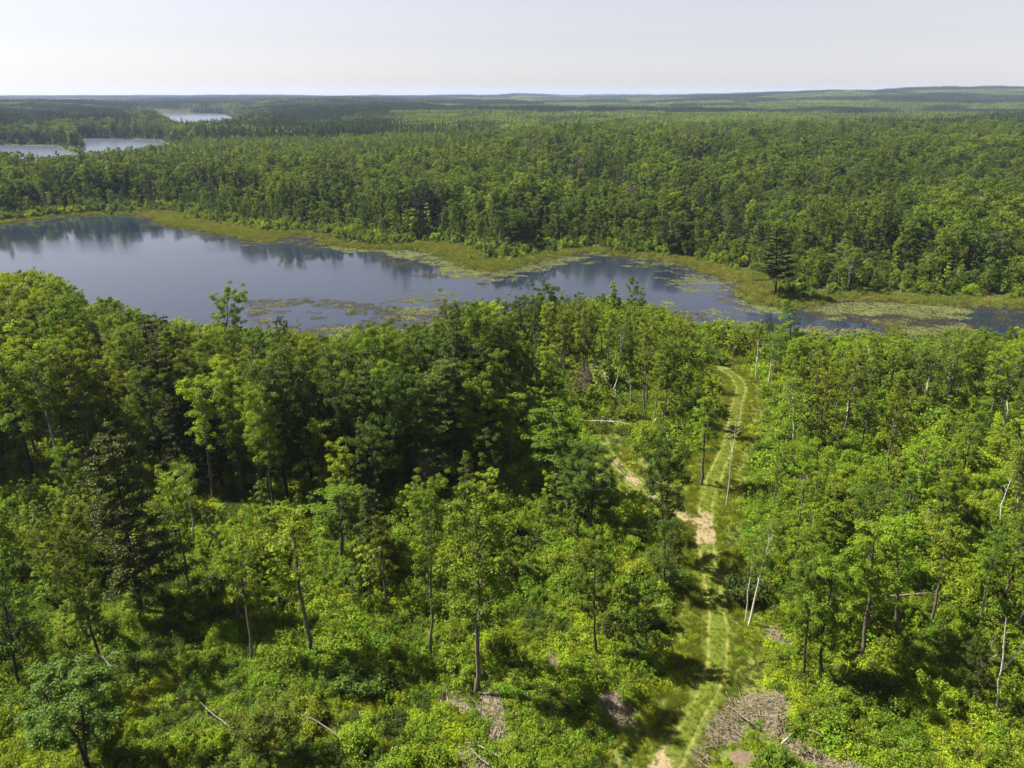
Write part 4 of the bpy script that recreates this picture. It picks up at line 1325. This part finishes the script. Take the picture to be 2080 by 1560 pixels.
# ------------------------------------------------------------------ countless things
# trees of the near wood beyond the ones built singly
def mid_index(t):
    return {'broadleaf_tree': t['v'] % 8, 'birch_tree': 6, 'young_tree': 11 + t['v'] % 2, 'pine_tree': 8 + t['v'] % 3, 'shrub': 13 + t['v'] % 3}[t['kind']]
MIDH = [15, 15, 16, 14, 13, 15, 14, 12, 17, 17, 17, 9, 9, 3.2, 3.2, 3.2, 10]
if rest:
    for i_, sh_ in enumerate(SHRUB):
        NEARSRC.append(sh_[0]); NEARIDX[('shrub', i_)] = (len(NEARSRC) - 1, sh_[1])
    NEAR = source_collection("near_source", NEARSRC)
    P = np.array([(t['x'], t['y'], t['z'] - .1) for t in rest]); I = np.array([NEARIDX[(t['kind'], t['v'])][0] for t in rest])
    S = np.array([t['h'] / NEARIDX[(t['kind'], t['v'])][1] for t in rest])
    scatter("near_woodland", P, rotz(len(P), .02), np.stack([S * .92, S * .92, S], 1), I, NEAR,
            "remaining small trees and bushes filling in the near wood up to the lake", "woodland")

# forest beyond the lake, single trees out to 750 m
NEARF = 760.
pts = []
yy = 120.
while yy < NEARF:
    sp = 3.55 if yy < 420 else 4.0
    xs = np.arange(-yy * .86 - 70, yy * .86 + 70, sp)
    pts.append(np.stack([xs + rng.uniform(-.42, .42, len(xs)) * sp, yy + rng.uniform(-.42, .42, len(xs)) * sp], 1))
    yy += sp
P = np.concatenate(pts)
d = lake_d(P[:, 0], P[:, 1]); mw = marsh_width(P[:, 0], P[:, 1])
beyond = P[:, 1] > np.interp(P[:, 0], [-200, -60, 0, 60, 120], [230, 190, 165, 165, 165])
keepm = beyond & (d > mw + .5)
# left free around the singled-out far trees
for t in things:
    if t['y'] > 150:
        keepm &= ~(((P[:, 0] - t['x']) ** 2 + (P[:, 1] - t['y']) ** 2 < 16) | ((np.abs(P[:, 0] - t['x'] * P[:, 1] / t['y']) < 3.0) & (P[:, 1] < t['y']) & (P[:, 1] > t['y'] - 9)))
P = P[keepm]; d = (d - mw)[keepm]
px, py = project(P[:, 0], P[:, 1], 0.0)
n = len(P)
u = rng.random(n)
nz = fnoise(P[:, 0], P[:, 1], 45); nz2 = fnoise(P[:, 0] + 3000, P[:, 1] + 100, 110)
I = rng.integers(0, 8, n)
I = np.where((nz > .55) & (u < .7), rng.choice([3, 4, 1, 7], n), I)
I = np.where((nz < .42) & (u < .6), rng.choice([0, 2, 5, 6], n), I)
nz3 = fnoise(P[:, 0] + 900, P[:, 1] + 40, 24)
H = np.clip(rng.normal(11.8, 2.6, n) + (nz2 - .5) * 9 + (nz3 - .5) * 9, 5.5, 21)
I = np.where((fnoise(P[:, 0] + 300, P[:, 1] + 700, 38) > .66) & (u < .65), rng.integers(8, 11, n), I)
# young plantation on the left, pines towards the far lakes
plant = (px < 900 + (py - 300) * 2) & (py < 368) & (py > 270) & (px > -300)
I = np.where(plant, np.where(u < .75, rng.choice([11, 12], n), rng.choice([0, 2, 5], n)), I)
H = np.where(plant, rng.normal(10.5, 1.3, n), H)
con = (px < 760) & (py < 300)
I = np.where(con & (u < .62), rng.integers(8, 11, n), I)
H = np.where(con & (u < .62), rng.normal(17.5, 2.5, n), H)
I = np.where((u > .975) & ~plant, rng.integers(8, 11, n), I)
I = np.where((u < .005), 16, I)
# bushes first, then small trees, then the full wood, going back from the marsh
edge = d + (fnoise(P[:, 0], P[:, 1] + 50, 9) - .5) * 12 + 4 * (P[:, 0] > 25)
I = np.where(edge < 8, rng.integers(13, 16, n), I); H = np.where(edge < 8, rng.uniform(2.2, 4.6, n), H)
m2 = (edge >= 8) & (edge < 22)
H = np.where(m2, H * rng.uniform(.35, .55, n) * (1 + (edge - 8) / 30), H); I = np.where(m2 & (u < .4), rng.choice([11, 12, 7], n), I)
H = np.minimum(H, 21)
MH = np.array(MIDH)[I]
S = H / MH
W = S * rng.uniform(.60, 1.12, n)
W = np.where(I < 8, np.maximum(W, .60 * np.where(edge > 13, 1, .6)), W)
Z = sheet_z(P[:, 0], P[:, 1])
scatter("forest", np.column_stack([P, Z - .2]), rotz(n, .02), np.stack([W, W, S], 1), I, MID,
        "mixed green forest covering the land behind the lake", "forest")
print("far forest trees", n)
# extra bushes that fill the foot of the far wood
bx = rng.uniform(-260, 260, 26000); by = rng.uniform(150, 420, 26000)
bd = lake_d(bx, by); bm = marsh_width(bx, by)
bb = by > np.interp(bx, [-200, -60, 0, 60, 120], [230, 190, 165, 165, 165])
m = bb & (((bd > bm - .5 - 2.5 * fnoise(bx, by, 7)) & (bd < bm + 19 + 6 * fnoise(bx, by, 14)) & (rng.random(26000) < .9)) | ((bd > 2.5) & (bd < bm) & (rng.random(26000) < .03)))
bx, by = bx[m], by[m]
n = len(bx); S = rng.uniform(.45, 1.25, n) * np.where((bd[m] - bm[m]) < 2.5, .55, 1)
scatter("shore_bushes", np.column_stack([bx, by, sheet_z(bx, by) - .05]), rotz(n, .05), np.stack([S, S, S * rng.uniform(.7, 1.1, n)], 1), rng.integers(13, 16, n), MID,
        "low willow and alder bushes fringing the foot of the far wood", "bushes")

# stands out to the horizon
pts = []; sc_ = []
def rows(y0, y1, step, k):
    yy = y0
    while yy < y1:
        xs = np.arange(-yy * .90 - 160, yy * .90 + 160, step)
        pts.append(np.stack([xs + rng.uniform(-.1, .1, len(xs)) * step, yy + rng.uniform(-.1, .1, len(xs)) * step], 1)); sc_.append(np.full(len(xs), k)); yy += step
rows(NEARF + 12, 2000, 34, 1.0)
rows(2000, 4000, 52, 1.6)
rows(4000, 8600, 85, 2.6)
P = np.concatenate(pts); K = np.concatenate(sc_)
d = lake_d(P[:, 0], P[:, 1])
m = d > 30 * K
P = P[m]; K = K[m]; n = len(P)
px, py = project(P[:, 0], P[:, 1], 0.0)
nz = fnoise(P[:, 0] + 77, P[:, 1], 330)
u = rng.random(n)
I = np.where((nz > .56) | ((px < 800) & (u < .45)), 3 + (u < .5), rng.integers(0, 3, n))
zs = sheet_z(P[:, 0], P[:, 1])
H = rng.uniform(.9, 1.15, n) * (1 + (nz - .5) * .4)
rot = np.stack([np.zeros(n), np.zeros(n), rng.integers(0, 4, n) * math.pi / 2 + rng.normal(0, .2, n)], 1)
scatter("distant_forest", np.column_stack([P, zs - .3]), rot, np.stack([K, K, H * K ** .25], 1), I, STANDS,
        "endless forest of broadleaf and pine stands fading towards the horizon", "forest")
print("stands", n)
# single trees along the shores of the far lakes
bx = rng.uniform(-900, 60, 90000); by = rng.uniform(NEARF, 2700, 90000)
d = lake_d(bx, by)
m = (d > 3) & (d < 62) & (np.abs(bx) < by * .86)
bx, by, d = bx[m][:9000], by[m][:9000], d[m][:9000]; n = len(bx)
I = np.where(rng.random(n) < .55, rng.integers(8, 11, n), rng.integers(0, 8, n)); H = rng.normal(15, 2.5, n) * np.where(d < 10, .4, 1)
S = H / np.array(MIDH)[I]
scatter("shore_trees", np.column_stack([bx, by, sheet_z(bx, by) - .2]), rotz(n, .02), np.stack([S, S, S], 1), I, MID,
        "dark pines and trees massed along the far lakes' shores", "trees")

# undergrowth of the near ground
pts = []; ks = []
yy = 22.
while yy < 190:
    st = .50 if yy < 60 else (.62 if yy < 85 else (.85 if yy < 120 else 1.15))
    xs = np.arange(-yy * .92 - 48, yy * .92 + 48, st)
    pts.append(np.stack([xs + rng.uniform(-.5, .5, len(xs)) * st, yy + rng.uniform(-.5, .5, len(xs)) * st], 1)); ks.append(np.full(len(xs), st / .55)); yy += st
P = np.concatenate(pts); K = np.concatenate(ks) ** .75
far_limit = np.interp(P[:, 0], [-200, -60, 0, 60, 120], [230, 190, 165, 165, 165])
dl = poly_sd(LAKE, P[:, 0], P[:, 1])
td = track_d(P[:, 0], P[:, 1])
pile = np.full(len(P), 99.)
for p in pile_world + [soil_world]: pile = np.minimum(pile, poly_sd(p, P[:, 0], P[:, 1]))
m = (P[:, 1] < far_limit) & (dl > 2.2) & (td > 1.55 + rng.random(len(P)) * .9) & ((pile > .15) | (rng.random(len(P)) < .07))
P, K, td, pile = P[m], K[m], td[m], pile[m]; n = len(P)
n1 = fnoise(P[:, 0], P[:, 1], 5.); n2 = fnoise(P[:, 0] + 50, P[:, 1] + 90, 13.)
u = rng.random(n)
I = rng.integers(0, 3, n)
I = np.where((n2 > .52) & (u < .75), rng.choice([3, 4], n), I)
I = np.where((n1 < .36) & (u < .6), 5, I)
I = np.where((u > .90) | ((td < 4.6) & (u > .35)), 6, I)
I = np.where((td < 4.6) & (I < 3), 3, I)
u2 = rng.random(n)
I = np.where((u2 < .05) & (td > 5), 7, I); I = np.where((u2 > .93) & (td > 5), 8, I)
S = K * (.30 + 1.35 * n1) * rng.uniform(.75, 1.25, n) * np.where(td < 4.6, .62, 1.0) * np.where(pile < 1.0, .75, 1.0)
Z = sheet_z(P[:, 0], P[:, 1])
scatter("undergrowth", np.column_stack([P, Z - .03]), rotz(n, .12), np.stack([S, S, S * rng.uniform(.8, 1.5, n)], 1), I, UNDER,
        "bright leafy undergrowth, ferns and weeds carpeting the clearing", "undergrowth")
print("undergrowth", n)

# grass on and beside the track
L = []
for line, half in ((TRACK, 2.4), (SPUR, 1.7)):
    k = len(line)
    nn = int(k * half * 2 * 8)
    ii = rng.integers(0, k - 1, nn); f = rng.random(nn)[:, None]
    c = line[ii] * (1 - f) + line[ii + 1] * f
    t = line[ii + 1] - line[ii]; t /= np.linalg.norm(t, axis=1, keepdims=True)
    o = rng.uniform(-1, 1, nn)
    ok = (np.exp(-((np.abs(o) * half / 1.9 - .42) / .20) ** 2) < rng.random(nn) * 1.0)
    q = c + np.stack([-t[:, 1], t[:, 0]], 1) * (o * half)[:, None]
    qx, qy = project(q[:, 0], q[:, 1], 0)
    for (cx, cyy, sx, sy, kk) in ((1432, 1075, 22, 36, .9), (1385, 1050, 26, 14, .8), (1285, 978, 24, 17, .9), (1345, 1545, 38, 45, .6)):
        ok &= rng.random(nn) > kk * np.exp(-((qx - cx) / sx) ** 2 - ((qy - cyy) / sy) ** 2)
    L.append(np.column_stack([q, np.abs(o)])[ok])
Q = np.concatenate(L); n = len(Q)
S = rng.uniform(.3, .62, n) * (.6 + .6 * Q[:, 2])
scatter("track_grass", np.column_stack([Q[:, :2], sheet_z(Q[:, 0], Q[:, 1]) + .06]), rotz(n, .15), np.stack([S, S, S], 1), rng.integers(0, 3, n), GRASS,
        "short pale grass growing on the track and along its ruts", "grass")

# sedge on the lake margins
bx = rng.uniform(-330, 260, 330000); by = rng.uniform(110, 430, 330000)
bd = poly_sd(LAKE, bx, by)
m = (bd > -1.4) & (bd < 22) & (np.abs(bx) < by * .9 + 60)
bx, by, bd = bx[m], by[m], bd[m]
bm = marsh_width(bx, by)
m = (bd < bm + 1.5) & (rng.random(len(bx)) < np.where(bd < 0, .35, .9))
bx, by, bd = bx[m][:70000], by[m][:70000], bd[m][:70000]; n = len(bx)
S = rng.uniform(.6, 1.3, n) * np.where(bd < .5, .8, 1)
scatter("marsh_sedge", np.column_stack([bx, by, np.maximum(sheet_z(bx, by), WATER_Z) - .02]), rotz(n, .1), np.stack([S, S, S * .8], 1), rng.integers(0, 3, n), SEDGE,
        "yellow-green sedge margin growing around the dark lake", "sedge")
print("sedge", n)

# lily pads
MATS = [
    ([(650, 484), (650, 499), (705, 513), (748, 510), (783, 513), (797, 522), (840, 528), (884, 539), (898, 556), (941, 568), (1014, 571), (1040, 566), (1040, 548), (985, 552), (913, 533),
      (869, 516), (826, 510), (768, 506), (700, 500)], .8, 0),
    ([(783, 513), (797, 522), (840, 528), (884, 539), (898, 556), (941, 568), (1014, 571), (980, 585), (900, 575), (840, 560), (800, 540), (745, 522), (700, 514)], .35, 3),
    ([(655, 486), (650, 505), (600, 515), (545, 500), (580, 484), (620, 480)], .35, 3),
    ([(1040, 548), (1100, 535), (1140, 522), (1180, 524), (1120, 545), (1060, 562), (1040, 572)], .6, 0),
    ([(1140, 520), (1205, 513), (1262, 522), (1340, 529), (1400, 540), (1440, 560), (1400, 560), (1330, 545), (1250, 540), (1180, 535)], .45, 0),
    ([(1340, 540), (1440, 558), (1512, 580), (1498, 594), (1450, 600), (1380, 590), (1330, 570)], .35, 0),
    ([(1380, 590), (1450, 600), (1500, 596), (1520, 616), (1570, 627), (1615, 632), (1560, 640), (1480, 625), (1400, 610)], .5, 0),
    ([(1653, 628), (1705, 618), (1768, 615), (1840, 618), (1941, 623), (1970, 632), (1967, 646), (1913, 648), (1855, 644), (1812, 635), (1768, 641), (1725, 635), (1682, 638)], .98, 0),
    ([(1682, 644), (1712, 644), (1712, 650), (1682, 650)], .95, 0), ([(1640, 655), (1720, 655), (1760, 670), (1720, 690), (1640, 695), (1600, 680)], .6, 0),
    ([(1700, 614), (1765, 611), (1890, 620), (1960, 624), (1850, 622), (1760, 618)], .5, 3),
    ([(1820, 662), (1910, 662), (1972, 664), (1960, 682), (1880, 690), (1820, 680)], .85, 0), ([(1760, 655), (1830, 650), (1850, 665), (1780, 672)], .3, 3),
    ([(1540, 622), (1590, 626), (1590, 636), (1545, 633)], .9, 0),
    ([(1970, 625), (2400, 636), (2400, 660), (1980, 645)], .25, 3), ([(1960, 670), (2400, 690), (2400, 720), (1960, 700)], .5, 0),
    ([(780, 600), (840, 592), (920, 594), (935, 604), (900, 625), (840, 636), (790, 628)], .5, 0),
    ([(500, 612), (620, 606), (760, 618), (900, 630), (960, 640), (900, 690), (700, 694), (585, 676), (520, 660)], .24, 0),
    ([(500, 612), (620, 606), (760, 618), (860, 600), (960, 620), (900, 690), (700, 694), (585, 676), (520, 660)], .5, 3),
    ([(1180, 600), (1300, 600), (1400, 615), (1500, 640), (1560, 660), (1500, 668), (1400, 640), (1290, 622)], .34, 0),
    ([(1640, 628), (2700, 640), (2700, 730), (1660, 696)], .62, 3), ([(1640, 628), (2700, 640), (2700, 730), (1660, 696)], .25, 0),
    ([(820, 585), (960, 580), (1040, 590), (1000, 600), (900, 600)], .05, 0),
]
PP, II = [], []
for pxp, dens, ii in MATS:
    poly = poly_from_px(pxp)
    lo, hi = poly.min(0), poly.max(0)
    nn = int(np.prod(hi - lo) * 1.5 * dens ** .5) + 10
    q = lo + (hi - lo) * rng.random((nn, 2))
    q = q[poly_sd(poly, q[:, 0], q[:, 1]) < .4]
    nzz = fnoise(q[:, 0] * .35 + 40, q[:, 1], 2.6) * .6 + fnoise(q[:, 0] * .6, q[:, 1], 8) * .4
    q = q[rng.random(len(q)) < sstep(.10, -.06, nzz - (.30 + dens * .34)) * (.55 + .45 * dens)]
    PP.append(q); II.append(np.full(len(q), ii))
bx = rng.uniform(-260, 260, 90000); by = rng.uniform(150, 420, 90000)
bd = poly_sd(LAKE, bx, by)
far_bank = by > np.interp(bx, [-200, -60, 0, 60, 120], [230, 190, 165, 165, 165])
mm = far_bank & (bd < .3) & (bd > -1.8 - 15 * fnoise(bx, by, 26) ** 2) & (rng.random(90000) < .55)
PP.append(np.stack([bx[mm], by[mm]], 1)); II.append(np.where(rng.random(mm.sum()) < .82, 3, 0))
q = np.concatenate(PP); II = np.concatenate(II)
m = poly_sd(LAKE, q[:, 0], q[:, 1]) < .6
q, II = q[m], II[m]; n = len(q)
II = np.where(II == 0, rng.integers(0, 3, n), 3)
S = rng.uniform(.55, 1.05, n)
zz = WATER_Z + np.where(II == 3, .004, .012) + rng.random(n) * .006
scatter("lily_pads", np.column_stack([q, zz]), rotz(n), np.stack([S, S, np.ones(n)], 1), II, PADS,
        "yellow-green lily pads and floating weed matted on the lake", "lily pads")
print("pads", n)

# ------------------------------------------------------------------ air
HZ_TOP = float(max(GZ.max() + 24, CAM_H + 6))
hx0, hx1, hy0, hy1, hz0, hz1 = -9400, 9400, -400, 9900, float(GZ.min()) - 1.0, HZ_TOP
hm = bpy.data.meshes.new("haze")
hv = [(a, b, c) for a in (hx0, hx1) for b in (hy0, hy1) for c in (hz0, hz1)]
hm.from_pydata(hv, [], [(0, 1, 3, 2), (4, 6, 7, 5), (0, 4, 5, 1), (2, 3, 7, 6), (0, 2, 6, 4), (1, 5, 7, 3)])
M_HAZE, nt, out = mat("haze")
pv = nt.nodes.new("ShaderNodeVolumePrincipled")
pv.inputs['Color'].default_value = (0.50, 0.64, 0.96, 1)
pv.inputs['Density'].default_value = 0.000060
pv.inputs['Anisotropy'].default_value = 0.1
nt.links.new(pv.outputs[0], out.inputs['Volume'])
hm.materials.append(M_HAZE)
tag(link("haze", hm), "thin pale blue summer haze over the distant forest", "haze", kind='stuff')
print("haze top", HZ_TOP, "objects", len(sc.objects))
